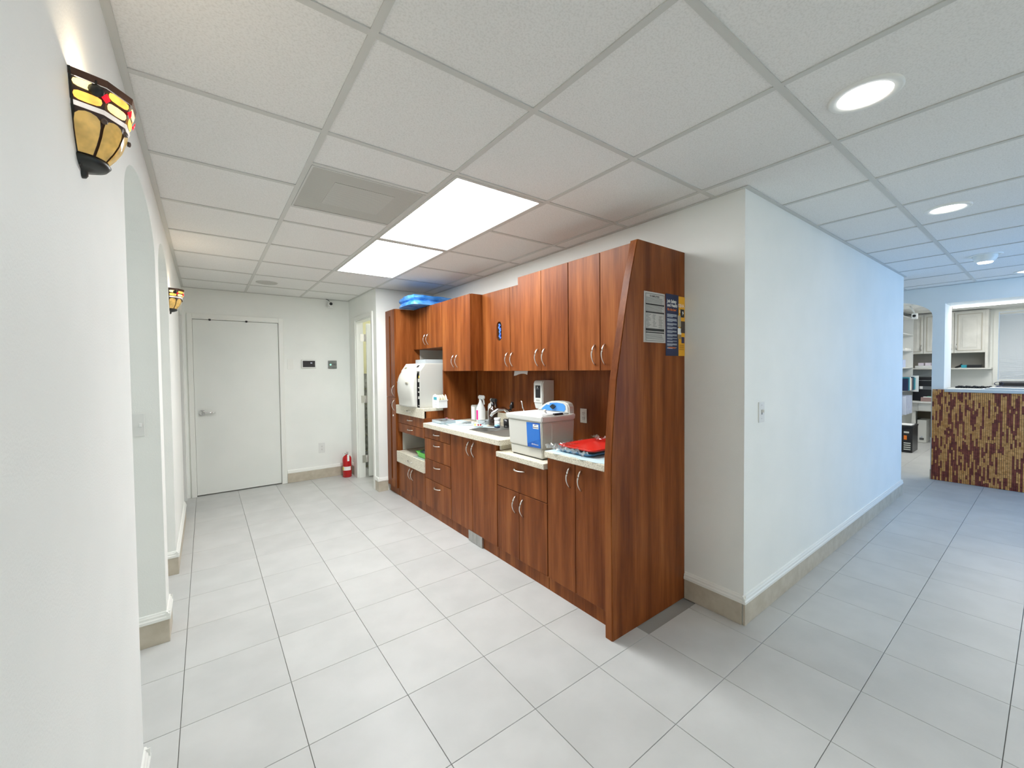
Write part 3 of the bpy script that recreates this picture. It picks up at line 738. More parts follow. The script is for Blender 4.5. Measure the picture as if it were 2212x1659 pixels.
# --- tall storage cabinet
ty0, ty1 = 4.583, 4.868
XT = 1.752
t_ = thing('storage_cabinet', 'tall narrow cherry cabinet with slotted doors at the far end', 'cabinet', (2.07, 4.71, 0))
carcass(t_, XT+.019, 2.398, ty0, ty1, .084, 2.168)
bobj('toe_kick', WOOD, t_, XT+.030, XT+.045, ty0, ty1, 0, .084)
yc = 4.727
def slot(z0, z1): return rrect(yc-.022, yc+.022, z0, z1, .0218, 6)
for (z0, z1, s0, s1, hz) in ((.086, 1.146, .17, 1.07, 1.055), (1.146, 2.168, 1.25, 2.10, 1.225)):
    bm = B(); plate(bm, [frame_pts(ty0+.002, ty1-.002, z0+.002, z1-.002), slot(s0, s1)], 'x', XT, XT+.018)
    d = obj('door', bm, WOOD, t_)
    bobj('slot_shade', nm('slot_shade_brown', (.035, .010, .006), .5), d, XT+.0165, XT+.0178, yc-.030, yc+.030, s0-.004, s1+.004)  # recess shade painted as a dark backing in the slot
    vhandle(XT, ty0+.035, hz, d)
bobj('door_knob', WHITE, t_, XT-.012, XT, 4.64, 4.652, .925, .945, .004)
# --- sterilizer bay
by0, by1 = 3.862, 4.580
t_ = thing('sterilizer_cabinet', 'cherry base cabinet with two stone trays and an open niche', 'cabinet', (2.08, 4.2, 0))
bobj('side_panel', WOOD, t_, CB, 2.398, by0, by0+.018, .084, .965)
bobj('side_panel', WOOD, t_, CB, 2.398, by1-.018, by1, .084, .965)
carcass(t_, CB, 2.398, by0+.018, by1-.018, .084, .405)
carcass(t_, CB, 2.398, by0+.018, by1-.018, .757, .965, name='drawer_box')
bobj('niche_back', GREYL, t_, 2.385, 2.398, by0+.018, by1-.018, .535, .757)
bobj('niche_liner', GREYL, t_, CB+.03, 2.385, by1-.022, by1-.0182, .535, .757)
toe(t_, by0, by1)
ym = 4.196
d = front('door', t_, by0, ym, .086, .405); vhandle(XB, ym-.035, .325, d)
d = front('door', t_, ym, by1, .086, .405); vhandle(XB, ym+.035, .325, d)
for z0, z1 in ((.757, .858), (.858, .965)):
    d = front('drawer', t_, by0, by1, z0, z1); hhandle(XB, 4.21, (z0+z1)/2+.004, d)
for z0, z1 in ((.408, .532), (.966, 1.066)):
    bm = B(); box(bm, 1.752, 1.7715, by0-.016, by1-.005, z0, z1-.0005, .002, 1)
    d = obj('tray_front', bm, GRAN, t_, 'speckled stone-look pull-out front')
    bobj('tray_top', GRAN, d, 1.772, 2.38 if z0 > .9 else 2.36, by0+(0 if z0 > .9 else .02), by1-(.006 if z0 > .9 else .024), z1-.030, z1)
    hhandle(1.752, 4.19, (z0+z1)/2, d)
bobj('riser', WOOD, t_, 1.80, 2.35, by0+.001, by0+.018, .966, 1.034)
bobj('riser', WOOD, t_, 1.80, 2.35, by1-.022, by1-.007, .966, 1.034)
# --- drawer base
t_ = thing('drawer_cabinet', 'four-drawer cherry base cabinet left of the sink doors', 'cabinet', (2.08, 3.58, 0))
cy0, cy1 = 3.312, 3.858
carcass(t_, CB, 2.398, cy0, cy1, .084, .884); toe(t_, cy0, cy1)
for z0, z1 in ((.086, .366), (.366, .568), (.568, .776), (.776, .884)):
    d = front('drawer', t_, cy0, cy1, z0, z1); hhandle(XB, 3.575, z1-.052 if z1 > .8 else z1-.050 if z1 > .7 else z1-.055, d)
# --- sink base
t_ = thing('sink_cabinet', 'cherry double-door base cabinet under the sink', 'cabinet', (2.08, 2.94, 0))
sy0, sy1 = 2.570, 3.308; ym = 2.935
bobj('side_panel', WOOD, t_, CB, 2.398, sy0, sy0+.018, .084, .884)
bobj('side_panel', WOOD, t_, CB, 2.398, sy1-.018, sy1, .084, .884)
bobj('bottom_panel', WOOD, t_, CB, 2.398, sy0+.018, sy1-.018, .084, .102); toe(t_, sy0, sy1)
d = front('door', t_, sy0, ym, .086, .884); vhandle(XB, ym-.040, .790, d)
d = front('door', t_, ym, sy1, .086, .884); vhandle(XB, ym+.040, .790, d)
bobj('metal_plate', STEEL, t_, XB-.004, XB+.0115, 2.785, 3.00, .002, .092, .001, 'scratched steel plate on the toe kick')
# --- low cabinet under cleaner
t_ = thing('low_cabinet', 'lower cherry base cabinet with one wide drawer over two doors', 'cabinet', (2.08, 2.29, 0))
ly0, ly1 = 1.994, 2.566; ym = 2.295
carcass(t_, CB, 2.398, ly0, ly1, .084, .799); toe(t_, ly0, ly1)
d = front('drawer', t_, ly0, ly1, .574, .799); hhandle(XB, 2.285, .738, d)
d = front('door', t_, ly0, ym, .086, .574); vhandle(XB, ym-.045, .475, d)
d = front('door', t_, ym, ly1, .086, .574); vhandle(XB, ym+.040, .480, d)
# --- right base
t_ = thing('base_cabinet', 'cherry double-door base cabinet nearest the camera, under the trays', 'cabinet', (2.08, 1.73, 0))
ry0, ry1 = 1.456, 1.989; ym = 1.738
carcass(t_, CB, 2.398, ry0, ry1, .084, .884); toe(t_, ry0, ry1)
d = front('door', t_, ry0, ym, .086, .884); vhandle(XB, ym-.050, .790, d)
d = front('door', t_, ym, ry1, .086, .884); vhandle(XB, ym+.045, .790, d)
# --- end panel with sloped front edge
bm = B()
pts = [(1.700, 0), (1.694, .88), (1.698, .98), (1.716, 1.18), (1.742, 1.40), (1.815, 1.75), (1.862, 1.95), (1.925, 2.168), (2.398, 2.168), (2.398, 0)]
prism(bm, pts, 0, 'y', 1.400, 1.450)
ed = [e for e in bm.edges if abs(e.verts[0].co.y-e.verts[1].co.y) < 1e-5 and e.verts[0].co.x < 1.99 and e.verts[1].co.x < 1.99]
bmesh.ops.bevel(bm, geom=ed, offset=.004, segments=2, affect='EDGES')
pan = obj('end_panel', bm, WOOD); tag(pan, 'full-height cherry end panel with sloping front edge', 'panel')
# --- worktops
def sink_loop(y0, y1, x0, x1): return rrect(x0, x1, y0, y1, .05, 4)
HOLES = [sink_loop(2.935, 3.175, 1.875, 2.215), sink_loop(2.60, 2.905, 1.875, 2.215)]
t_ = thing('worktop', 'speckled beige worktop with the sink cut into it', 'worktop', (2.07, 3.17, .886))
bm = B(); plate(bm, [rrect(1.742, 2.396, 2.490, 3.845, .03, 4)]+HOLES, 'z', .886, .925)
ed = [e for e in bm.edges if all(v.co.z > .92 for v in e.verts) and all(v.co.x < 1.78 for v in e.verts)]
obj('slab', bm, GRAN, t_)
bobj('end_riser', GRAN, t_, 1.795, 2.396, 2.540, 2.560, .842, .885)
bobj('upstand', GRAN, t_, 2.378, 2.396, 2.50, 3.83, .926, 1.02, .002)
t_ = thing('worktop', 'low speckled worktop section under the ultrasonic cleaner', 'worktop', (2.07, 2.27, .80))
bm = B(); box(bm, 1.742, 2.396, 1.992, 2.537, .801, .840, .004); obj('slab', bm, GRAN, t_)
t_ = thing('worktop', 'speckled worktop nearest the camera, under the red tray', 'worktop', (2.07, 1.72, .886))
bm = B(); box(bm, 1.742, 2.396, 1.452, 1.985, .886, .925, .004); obj('slab', bm, GRAN, t_)
bobj('upstand', GRAN, t_, 2.378, 2.396, 1.456, 1.98, .926, 1.02, .002)
bobj('side_splash', GRAN, t_, 2.20, 2.377, 1.452, 1.470, .926, 1.02, .002)
bobj('end_riser', GRAN, t_, 1.80, 2.396, 1.9900, 1.9915, .842, .885)
# --- backsplash panels
bm = B(); box(bm, 2.396, 2.3995, 1.452, 3.8335, .84, 1.46)
tag(obj('splashback', bm, WOOD), 'dark cherry panel on the wall behind the sink counter', 'panel')
bm = B(); box(bm, 1.985, 2.394, 3.834, 3.852, .928, 1.458)
tag(obj('divider_panel', bm, WOOD), 'upright cherry divider between sterilizer and sink counter', 'panel')
bm = B(); box(bm, 2.388, 2.396, 3.854, 4.580, 1.07, 1.70); box(bm, 2.06, 2.388, 4.576, 4.581, 1.07, 1.70)
tag(obj('niche_lining', bm, GREYL), 'pale grey lining of the recess behind the sterilizer', 'panel')
# --- wall cabinets
def wallcab(name, lab, xf, y0, y1, z0, z1, splits, handles, hz, holes=None):
    t_ = thing(name, lab, 'cabinet', (xf+.2, (y0+y1)/2, z0))
    carcass(t_, xf+.0185, 2.394, y0, y1, z0, z1)
    s = [y0]+splits+[y1]
    for k in range(len(s)-1):
        hl = holes[k] if holes else None
        d = front('door', t_, s[k], s[k+1], z0-.002, z1, xf, .018, hl)
        if handles[k] is not None: vhandle(xf, handles[k], hz, d)
    return t_
XU = 1.950
ZT = 2.168
wallcab('wall_cabinet', 'two-door cherry wall cabinet nearest the end panel', XU, 1.452, 1.966, 1.444, ZT, [1.692], [1.655, 1.735], 1.542)
wallcab('wall_cabinet', 'two-door cherry wall cabinet above the soap dispenser', XU, 1.968, 2.515, 1.444, ZT, [2.243], [2.205, 2.283], 1.542)
gl = rrect(3.010-.038, 3.010+.038, 1.713, 1.886, .0378, 6)
gc = wallcab('wall_cabinet', 'set-back cherry wall cabinet with an oval glove opening', 2.118, 2.517, 3.284, 1.444, ZT, [2.845], [2.812, 2.885], 1.542, holes=[None, [gl]])
bobj('opening_shade', DARK, gc, 2.1345, 2.136, 2.965, 3.055, 1.705, 1.895)  # dark sheet stands in for the shaded cabinet inside
wallcab('wall_cabinet', 'projecting cherry wall cabinet left of the glove opening', 1.985, 3.287, 3.850, 1.446, ZT, [3.570], [3.535, 3.608], 1.545)
wallcab('wall_cabinet', 'short cherry wall cabinet above the sterilizer', 1.985, 3.852, 4.580, 1.700, ZT, [4.215], [4.180, 4.253], 1.800)
# gloves in the opening
bm = B()
for k in range(16):
    c = (2.127+random.uniform(-.002, .002), 3.010+random.uniform(-.012, .012), 1.742+k*.0078)
    bmesh.ops.create_icosphere(bm, subdivisions=2, radius=random.uniform(.008, .013), matrix=Matrix.Translation(c) @ Matrix.Rotation(random.random()*3, 4, 'X') @ Matrix.Diagonal((.35, random.uniform(.6, 1.3), random.uniform(.6, 1.3), 1)))
for v in bm.verts: v.co += Vector((random.uniform(-.002, .001), random.uniform(-.002, .002), random.uniform(-.002, .002)))
tag(obj('nitrile_gloves', bm, GLOVE, smooth=True), 'crumpled blue nitrile gloves showing in the oval opening', 'gloves', kind='stuff')
# paper towel hanging under the set-back wall cabinet
bm = B(); n = 10
for k in range(n):
    y = 2.80+.20*k/n; y2 = 2.80+.20*(k+1)/n
    f = lambda yy: 1.408+.010*math.sin((yy-2.8)*24)
    x = lambda yy: 2.275+.005*math.sin((yy-2.8)*40)
    vs = [bm.verts.new((x(y), y, 1.4415)), bm.verts.new((x(y2), y2, 1.4415)), bm.verts.new((x(y2)-.008, y2, f(y2))), bm.verts.new((x(y)-.008, y, f(y)))]
    bm.faces.new(vs)
bmesh.ops.remove_doubles(bm, verts=bm.verts[:], dist=1e-5); bmesh.ops.solidify(bm, geom=bm.faces[:], thickness=.001)
tag(obj('paper_towel', bm, PAPER), 'white paper towel hanging below the wall cabinets', 'paper towel')
# blue wrapped bundle on top of tall cabinet
bm = B()
bmesh.ops.create_cube(bm, size=1)
bmesh.ops.subdivide_edges(bm, edges=bm.edges[:], cuts=7, use_grid_fill=True)
for v in bm.verts:
    x, y, z = v.co; p = abs(x*2)**4+abs(y*2)**4
    s = 1-.10*max(0, p-1)
    zz = .0+(.072 if z > 0 else 0)*(1)
    fold = -.014*math.exp(-((z+.02)/.12)**2) if max(abs(x), abs(y)) > .48 else 0
    v.co = Vector((2.035+x*.50*s*(1+fold*8), 4.36+y*.46*s*(1+fold*8), 2.171+(z+.5)*.10*(1-.25*max(0, y)*1.2)))
    if z > -.45: v.co += Vector((random.uniform(-.004, .004), random.uniform(-.004, .004), random.uniform(-.0035, .0035)))
tag(obj('wrapped_bundle', bm, BLUEF), 'flat bundle in blue plastic film on top of the tall cabinet', 'bundle')

# ================================================================== WALL OUTLETS ON SPLASHBACK / SWITCH
t_ = thing('wall_outlet', 'white duplex outlet on the dark splashback beside the cleaner', 'outlet', (2.39, 2.25, 1.08))
bobj('face_plate', OFFW, t_, 2.390, 2.3957, 2.214, 2.284, 1.027, 1.140, .002)
for s in (-1, 1):
    bm = B(); zc = 1.083+s*.0195; plate(bm, [rrect(2.249-.016, 2.249+.016, zc-.014, zc+.014, .010)], 'x', 2.3875, 2.390); r_ = obj('receptacle', bm, OFFW, t_)
    bm = B()
    for q in (-1, 1): box(bm, 2.3868, 2.3874, 2.249+q*.007-.0015, 2.249+q*.007+.0015, zc-.001, zc+.009)
    box(bm, 2.3868, 2.3874, 2.2465, 2.2515, zc-.011, zc-.006); obj('slots', bm, DARK, r_)
t_ = thing('light_switch', 'white toggle light switch on the hall wall right of the corner', 'switch', (2.61, 1.045, 1.19))
bobj('face_plate', WHITE, t_, 2.574, 2.648, 1.039, 1.0447, 1.130, 1.250, .002)
bobj('toggle', WHITE, t_, 2.606, 2.616, 1.024, 1.039, 1.188, 1.206, .002)
bobj('toggle_slot', PRINTG, t_, 2.604, 2.618, 1.0382, 1.039, 1.176, 1.204)
for z in (1.150, 1.228): bobj('screw', NICK, t_, 2.608, 2.614, 1.0375, 1.039, z, z+.005)
# partly hidden double switch in the first opening
t_ = thing('wall_outlet', 'faint white switch plate on the jamb inside the first arch', 'switch', (-.27, 2.88, 1.19))
bobj('face_plate', WHITE, t_, -.318, -.262, 2.8745, 2.8797, 1.125, 1.245, .002)
bobj('toggle', WHITE, t_, -.283, -.273, 2.862, 2.8745, 1.175, 1.195, .002)

# ================================================================== POSTERS
def ptext(txt, size, mat, x, z, parent, bold=0.0, sx=1.0):
    me = text_mesh(txt, size, mat, .0002, bold=bold)
    o = inst('lettering', me, (x, 1.3970, z), parent, (PI/2, 0, 0)); o.scale = (sx, 1, 1); return o
t_ = thing('notice_poster', 'white employee notice with black bars taped to the end panel', 'poster', (2.08, 1.40, 1.74))
bm = B()
nx = 6
vs = [[bm.verts.new((1.980+.203*i/nx+.006*(0 if j else -1)*(1-i/nx), 1.3985-.0035*math.sin(PI*i/nx)*(.3 if j else .5)-(0.004 if (j == 0 and i == nx) else 0), 1.602 if j == 0 else 1.890)) for i in range(nx+1)] for j in (0, 1)]
for i in range(nx): bm.faces.new((vs[0][i], vs[0][i+1], vs[1][i+1], vs[1][i]))
bmesh.ops.solidify(bm, geom=bm.faces[:], thickness=.0006)
obj('sheet', bm, PAPER, t_)
bm = B()
def bar(x0, x1, z0, z1, y=1.3955): box(bm, x0, x1, y, y+.0004, z0, z1)
for z0, z1 in ((1.815, 1.823), (1.770, 1.778), (1.668, 1.682), (1.656, 1.662)): bar(1.992, 2.172, z0, z1)
for z in (1.878, 1.612): bar(1.992, 2.172, z, z+.0015)
for x in (1.992, 2.171): bar(x, x+.0012, 1.612, 1.878)
obj('black_bars', bm, BLACK, t_)
bm = B()
for z in [1.855-.0065*k for k in range(5)]+[1.808-.0065*k for k in range(5)]+[1.646-.006*k for k in range(5)]:
    bar(1.997, 2.166-random.uniform(0, .02), z, z+.0022)
for c in range(3):
    for z in [1.760-.0065*k for k in range(12)]:
        x = 1.998+c*.059; w = random.uniform(.018, .046)
        if random.random() < .85: bar(x+random.uniform(0, .01), x+w, z, z+.0022)
bm2 = obj('print_lines', bm, PRINTG, t_, kind='stuff')
ptext('TO EMPLOYEES', .0135, BLACK, 2.032, 1.862, t_, .0003)
t_ = thing('safety_poster', 'navy and yellow job safety poster on the end panel', 'poster', (2.30, 1.40, 1.71))
bobj('navy_half', NAVY, t_, 2.192, 2.328, 1.3978, 1.3990, 1.528, 1.897)
bobj('yellow_half', YEL, t_, 2.328, 2.397, 1.3978, 1.3990, 1.528, 1.892)
ptext('Job Safety', .0265, WHITE, 2.206, 1.846, t_, .0006, .92); ptext('and Health', .0265, WHITE, 2.206, 1.822, t_, .0006, .92)
ptext("It's the law!", .0215, ORANGE, 2.208, 1.798, t_, .0004, .95)
ptext('OSHA', .030, PAPER, 2.322, 1.826, t_, 0, .82)
bm = B()
z = 1.775
for blk in (4, 4, 3, 3, 3, 3, 2, 2, 3, 2):
    for k in range(blk):
        box(bm, 2.205, 2.205+(.105 if k < blk-1 else .06)-random.uniform(0, .006), 1.3968, 1.3974, z, z+.0028); z -= .0052
    z -= .0065
obj('print_lines', bm, PRINTL, t_, kind='stuff')
bm = B(); box(bm, 2.218, 2.295, 1.3968, 1.3974, 1.573, 1.580); obj('orange_line', bm, ORANGE, t_)
bm = B()
for z in [1.805-.006*k for k in range(3)]: box(bm, 2.335, 2.385, 1.3968, 1.3974, z, z+.0018)
obj('caption_lines', bm, PAPER, t_, kind='stuff')
bm = B()
for z in [1.595-.006*k for k in range(6)]: box(bm, 2.335, 2.385, 1.3968, 1.3974, z, z+.0022)
obj('small_print', bm, nm('dark_ochre_print', (.35, .15, .01)), t_, kind='stuff')
for (x0, x1, z0, z1, m) in ((2.348, 2.388, 1.766, 1.815, BLACK), (2.318, 2.352, 1.705, 1.775, nm('photo_tan', (.42, .36, .25))), (2.350, 2.396, 1.670, 1.742, nm('photo_brown', (.06, .04, .03))), (2.318, 2.356, 1.660, 1.698, PAPER), (2.318, 2.356, 1.632, 1.658, nm('photo_ochre', (.30, .20, .08))), (2.360, 2.390, 1.607, 1.645, nm('photo_navy', (.03, .03, .09)))):
    bobj('photo_block', m, t_, x0, x1, 1.3962, 1.3974, z0, z1)
bm = B(); tube(bm, [(2.366, 1.3955, 1.778), (2.372, 1.3955, 1.790), (2.368, 1.3955, 1.802)], [.002, .005, .003], 8); obj('white_figure', bm, PAPER, t_)

# ================================================================== AUTOCLAVE
t_ = thing('autoclave', 'off-white table-top sterilizer with a bulging front door', 'sterilizer', (1.95, 4.18, 1.066))
AZ = 1.0668
bm = B()
body = [(1.790, AZ), (1.790, 1.430), (1.842, 1.512), (2.26, 1.512), (2.26, AZ)]
prism(bm, body, 0, 'y', 3.945, 4.425); obj('body', bm, OFFW, t_)
bm = B()
side = [(1.764, AZ), (1.764, 1.442), (1.826, 1.522), (2.26, 1.522), (2.26, AZ)]
prism(bm, side, 0, 'y', 3.930, 3.944)
ed = [e for e in bm.edges if abs(e.verts[0].co.y-3.930) < 1e-5 and abs(e.verts[1].co.y-3.930) < 1e-5]
bmesh.ops.bevel(bm, geom=ed, offset=.004, segments=2, affect='EDGES'); obj('side_panel', bm, OFFW2, t_)
bm = B(); box(bm, 1.776, 1.7895, 3.945, 4.05, AZ+.004, 1.425); obj('inner_face', bm, BLACK, t_)
bm = B()
for z, h in ((1.335, .035), (1.272, .010), (1.225, .012), (1.160, .025), (1.085, .008)): box(bm, 1.766, 1.776, 3.955, 3.985, z, z+h)
obj('inner_fittings', bm, OFFW2, t_)
bm = B(); prism(bm, [(3.958, 1.378), (3.982, 1.378), (3.970, 1.402)], 0, 'x', 1.770, 1.7755); obj('warning_triangle', bm, nm('warning_yellow', (.8, .6, .02)), t_)
bm = B()   # top hood
prism(bm, [(1.764, 1.448), (1.790, 1.432), (1.84, 1.5125), (2.26, 1.5125), (2.26, 1.530), (1.824, 1.530)], 0, 'y', 3.945, 4.43); obj('top_cover', bm, OFFW, t_)
# curved door
bm = B(); prof = [(1.069, 1.722), (1.085, 1.716), (1.12, 1.7145), (1.15, 1.711), (1.18, 1.706), (1.22, 1.700), (1.27, 1.697), (1.32, 1.700), (1.36, 1.707), (1.40, 1.722), (1.435, 1.744), (1.448, 1.756)]
ys = [4.008, 4.020, 4.06, 4.15, 4.25, 4.35, 4.41, 4.425]; dx = [.030, .012, .002, -.004, -.004, 0, .010, .026]
gs = [[bm.verts.new((x+d+(.008*math.sin((z-1.09)*60) if z < 1.18 and 4.02 < y < 4.4 else 0)*.6, y+(.010 if z > 1.40 else 0)*(1 if y < 4.1 else -1)*0, z)) for y, d in zip(ys, dx)] for z, x in prof]
bk = [[bm.verts.new((1.765, y, z)) for y in ys] for z, x in prof]
for i in range(len(prof)-1):
    for j in range(len(ys)-1):
        bm.faces.new((gs[i][j], gs[i][j+1], gs[i+1][j+1], gs[i+1][j])).smooth = True
        bm.faces.new((bk[i][j], bk[i+1][j], bk[i+1][j+1], bk[i][j+1]))
    bm.faces.new((gs[i][0], gs[i+1][0], bk[i+1][0], bk[i][0])); bm.faces.new((gs[i][-1], bk[i][-1], bk[i+1][-1], gs[i+1][-1]))
for j in range(len(ys)-1):
    bm.faces.new((gs[0][j], bk[0][j], bk[0][j+1], gs[0][j+1])); bm.faces.new((gs[-1][j], gs[-1][j+1], bk[-1][j+1], bk[-1][j]))
bmesh.ops.recalc_face_normals(bm, faces=bm.faces[:]); dr = obj('front_door', bm, OFFW, t_)
bobj('door_latch', nm('tan_latch', (.45, .42, .34)), dr, 1.690, 1.702, 4.085, 4.145, 1.318, 1.334, .002)
bobj('door_badge', PRINTL, dr, 1.6955, 1.700, 4.33, 4.39, 1.328, 1.333)
# display on the slanted hood
bm = B(); d0 = Vector((1.775, 0, 1.462)); d1_ = Vector((1.818, 0, 1.518)); nrm = Vector((-.79, 0, .61))
def slab_on(bm, y0, y1, s0, s1, th):
    a_ = d0.lerp(d1_, s0); b_ = d0.lerp(d1_, s1); vs = []
    for p in (a_, b_):
        for y in (y0, y1):
            for k in (0.0006, th): q = p+nrm*k; vs.append(bm.verts.new((q.x, y, q.z)))
    for q in ((0, 1, 3, 2), (4, 6, 7, 5), (0, 4, 5, 1), (2, 3, 7, 6), (0, 2, 6, 4), (1, 5, 7, 3)): bm.faces.new([vs[i] for i in q])
slab_on(bm, 4.00, 4.10, .05, .95, .002); obj('control_panel', bm, OFFW2, t_)
bm = B(); slab_on(bm, 4.03, 4.075, .45, .85, .004); obj('display', bm, BLACK, t_)
bm = B(); slab_on(bm, 4.33, 4.38, .2, .5, .003); obj('badge', bm, nm('olive_badge', (.25, .24, .14)), t_)
# acrylic tray on top
t_ = thing('acrylic_tray', 'clear acrylic tray lying on top of the sterilizer', 'tray', (2.03, 4.12, 1.531))
bm = B(); box(bm, 1.86, 2.20, 3.99, 4.25, 1.531, 1.535); box(bm, 1.86, 1.864, 3.99, 4.25, 1.535, 1.572); box(bm, 2.196, 2.20, 3.99, 4.25, 1.535, 1.572); box(bm, 1.864, 2.196, 3.99, 3.994, 1.535, 1.572); box(bm, 1.864, 2.196, 4.246, 4.25, 1.535, 1.572)
obj('tray_shell', bm, ACRY, t_)
# tape dispenser box
t_ = thing('tape_dispenser', 'white cardboard box with rolls of tape on the stone tray', 'tape dispenser', (1.95, 3.87, 1.068))
tz = 1.0668
bm = B()
sidep = [(1.905, tz), (2.005, tz), (2.010, tz+.075), (2.006, tz+.095), (1.995, tz+.125), (1.985, tz+.137), (1.975, tz+.135), (1.968, tz+.141), (1.957, tz+.141), (1.948, tz+.135), (1.940, tz+.138), (1.925, tz+.130), (1.912, tz+.105), (1.905, tz+.08)]
# end panels face -X/+X direction along Y: build as plates in the Y-Z plane
fp = [(y, z) for y, z in ((3.805, tz), (3.945, tz), (3.945, tz+.095), (3.935, tz+.122), (3.915, tz+.136), (3.905, tz+.132), (3.890, tz+.142), (3.872, tz+.142), (3.862, tz+.133), (3.848, tz+.138), (3.828, tz+.125), (3.812, tz+.100), (3.805, tz+.080))]
prism(bm, fp, 0, 'x', 1.900, 1.902); prism(bm, fp, 0, 'x', 1.998, 2.000); obj('box_ends', bm, PAPER, t_, kind='stuff')
bm = B(); box(bm, 1.902, 1.998, 3.805, 3.807, tz, tz+.082); box(bm, 1.902, 1.998, 3.943, 3.945, tz, tz+.08); box(bm, 1.902, 1.998, 3.807, 3.943, tz, tz+.002); box(bm, 1.900, 2.005, 3.798, 3.804, tz+.076, tz+.084); obj('box_walls', bm, PAPER, t_)
bobj('teal_label', TEALP, t_, 1.8992, 1.8998, 3.845, 3.915, tz+.082, tz+.112)
bobj('print_line', PRINTL, t_, 1.8992, 1.8998, 3.85, 3.89, tz+.058, tz+.062); bobj('print_line', PRINTL, t_, 1.8992, 1.8998, 3.84, 3.93, tz+.030, tz+.034)
for k, x in enumerate((1.925, 1.955, 1.980)):
    bm = B(); prof_ = [(.020, -.009), (.048, -.009), (.048, .009), (.020, .009), (.020, -.009)]
    lathe(bm, prof_, (0, 0, 0), 28); bmesh.ops.rotate(bm, verts=bm.verts[:], matrix=Matrix.Rotation(PI/2, 3, 'Y'), cent=(0, 0, 0)); bmesh.ops.translate(bm, verts=bm.verts[:], vec=(x, 3.875, tz+.085))
    obj('tape_roll', bm, nm('cream_tape', (.72, .68, .50), .5), t_)

t_.location.y -= .018
# ================================================================== ULTRASONIC CLEANER
t_ = thing('ultrasonic_cleaner', 'large beige ultrasonic cleaner with blue label and domed control hood', 'ultrasonic cleaner', (1.95, 2.25, .84))
mx0, mx1, my0, my1 = 1.792, 2.10, 2.062, 2.448
def frust(bm, b, t2, z0, z1, bev=.006):
    (x0, x1, y0, y1), (u0, u1, w0, w1) = b, t2
    vs = [bm.verts.new(p) for p in ((x0, y0, z0), (x1, y0, z0), (x1, y1, z0), (x0, y1, z0), (u0, w0, z1), (u1, w0, z1), (u1, w1, z1), (u0, w1, z1))]
    fs = [bm.faces.new([vs[i] for i in q]) for q in ((3, 2, 1, 0), (4, 5, 6, 7), (0, 1, 5, 4), (1, 2, 6, 5), (2, 3, 7, 6), (3, 0, 4, 7))]
    if bev: bmesh.ops.bevel(bm, geom=list(set(e for f in fs for e in f.edges)), offset=bev, segments=2, affect='EDGES')
bm = B(); frust(bm, (mx0+.012, mx1-.010, my0+.012, my1-.028), (mx0+.008, mx1-.008, my0+.008, my1-.022), .848, .915); obj('base', bm, OFFW, t_)
bobj('foot_strip', BLACK, t_, mx0+.020, mx1-.02, my0+.02, my1-.04, .8402, .848)
bm = B(); frust(bm, (mx0+.004, mx1-.005, my0+.006, my1-.018), (mx0, mx1, my0, my1-.004), .9155, 1.098); obj('housing', bm, OFFW, t_)
bm = B(); frust(bm, (mx0-.006, mx1+.002, my0-.006, my1+.012), (mx0-.010, mx1+.004, my0-.010, my1+.016), 1.098, 1.136, .006); obj('rim', bm, WHITE, t_)
bm = B(); box(bm, mx0+.03, mx1-.055, my0+.03, my1-.03, 1.1365, 1.142, .003); box(bm, mx0+.045, mx1-.07, my0+.05, my1-.05, 1.142, 1.145, .002); obj('lid', bm, WHITE, t_)
bm = B(); lathe(bm, [(.016, 0), (.013, .006), (.008, .010), (.012, .018), (.010, .026), (0, .029)], (mx0+.115, my0+.10, 1.145), 18); obj('lid_knob', bm, OFFW, t_)
bm = B(); tube(bm, [(mx0+.02, my0+.012, 1.140), (mx0+.26, my0+.012, 1.140)], .003, 8); obj('tray_rail', bm, STEEL, t_)
bm = B(); box(bm, mx0+.12, mx0+.20, my0+.001, my0+.024, 1.1365, 1.150, .004); obj('black_handle', bm, BLACK, t_)
# hood at the back
bm = B(); yh = [(2.440, 1.137), (2.425, 1.145), (2.395, 1.165), (2.36, 1.185), (2.32, 1.203), (2.27, 1.217), (2.20, 1.222), (2.13, 1.219), (2.095, 1.208), (2.082, 1.185), (2.078, 1.137)]
prism(bm, yh, 0, 'x', 2.060, 2.112)
ed = [e for e in bm.edges if abs(e.verts[0].co.x-2.060) < 1e-5 and abs(e.verts[1].co.x-2.060) < 1e-5]
bmesh.ops.bevel(bm, geom=ed, offset=.010, segments=3, affect='EDGES'); obj('control_hood', bm, OFFW, t_)
bm = B(); lb = [(2.375, 1.150), (2.345, 1.172), (2.31, 1.192), (2.27, 1.204), (2.20, 1.209), (2.135, 1.205), (2.115, 1.192), (2.110, 1.165), (2.125, 1.149), (2.30, 1.147)]
prism(bm, lb, 0, 'x', 2.0575, 2.0598); obj('control_label', bm, BLUEM, t_)
bm = B(); prism(bm, [(2.262, 1.178), (2.236, 1.196), (2.206, 1.182), (2.232, 1.160)], 0, 'x', 2.042, 2.0574); obj('dial_knob', bm, BLACK, t_)
bobj('logo_patch', PAPER, t_, 2.0568, 2.0574, 2.278, 2.308, 1.190, 1.199)
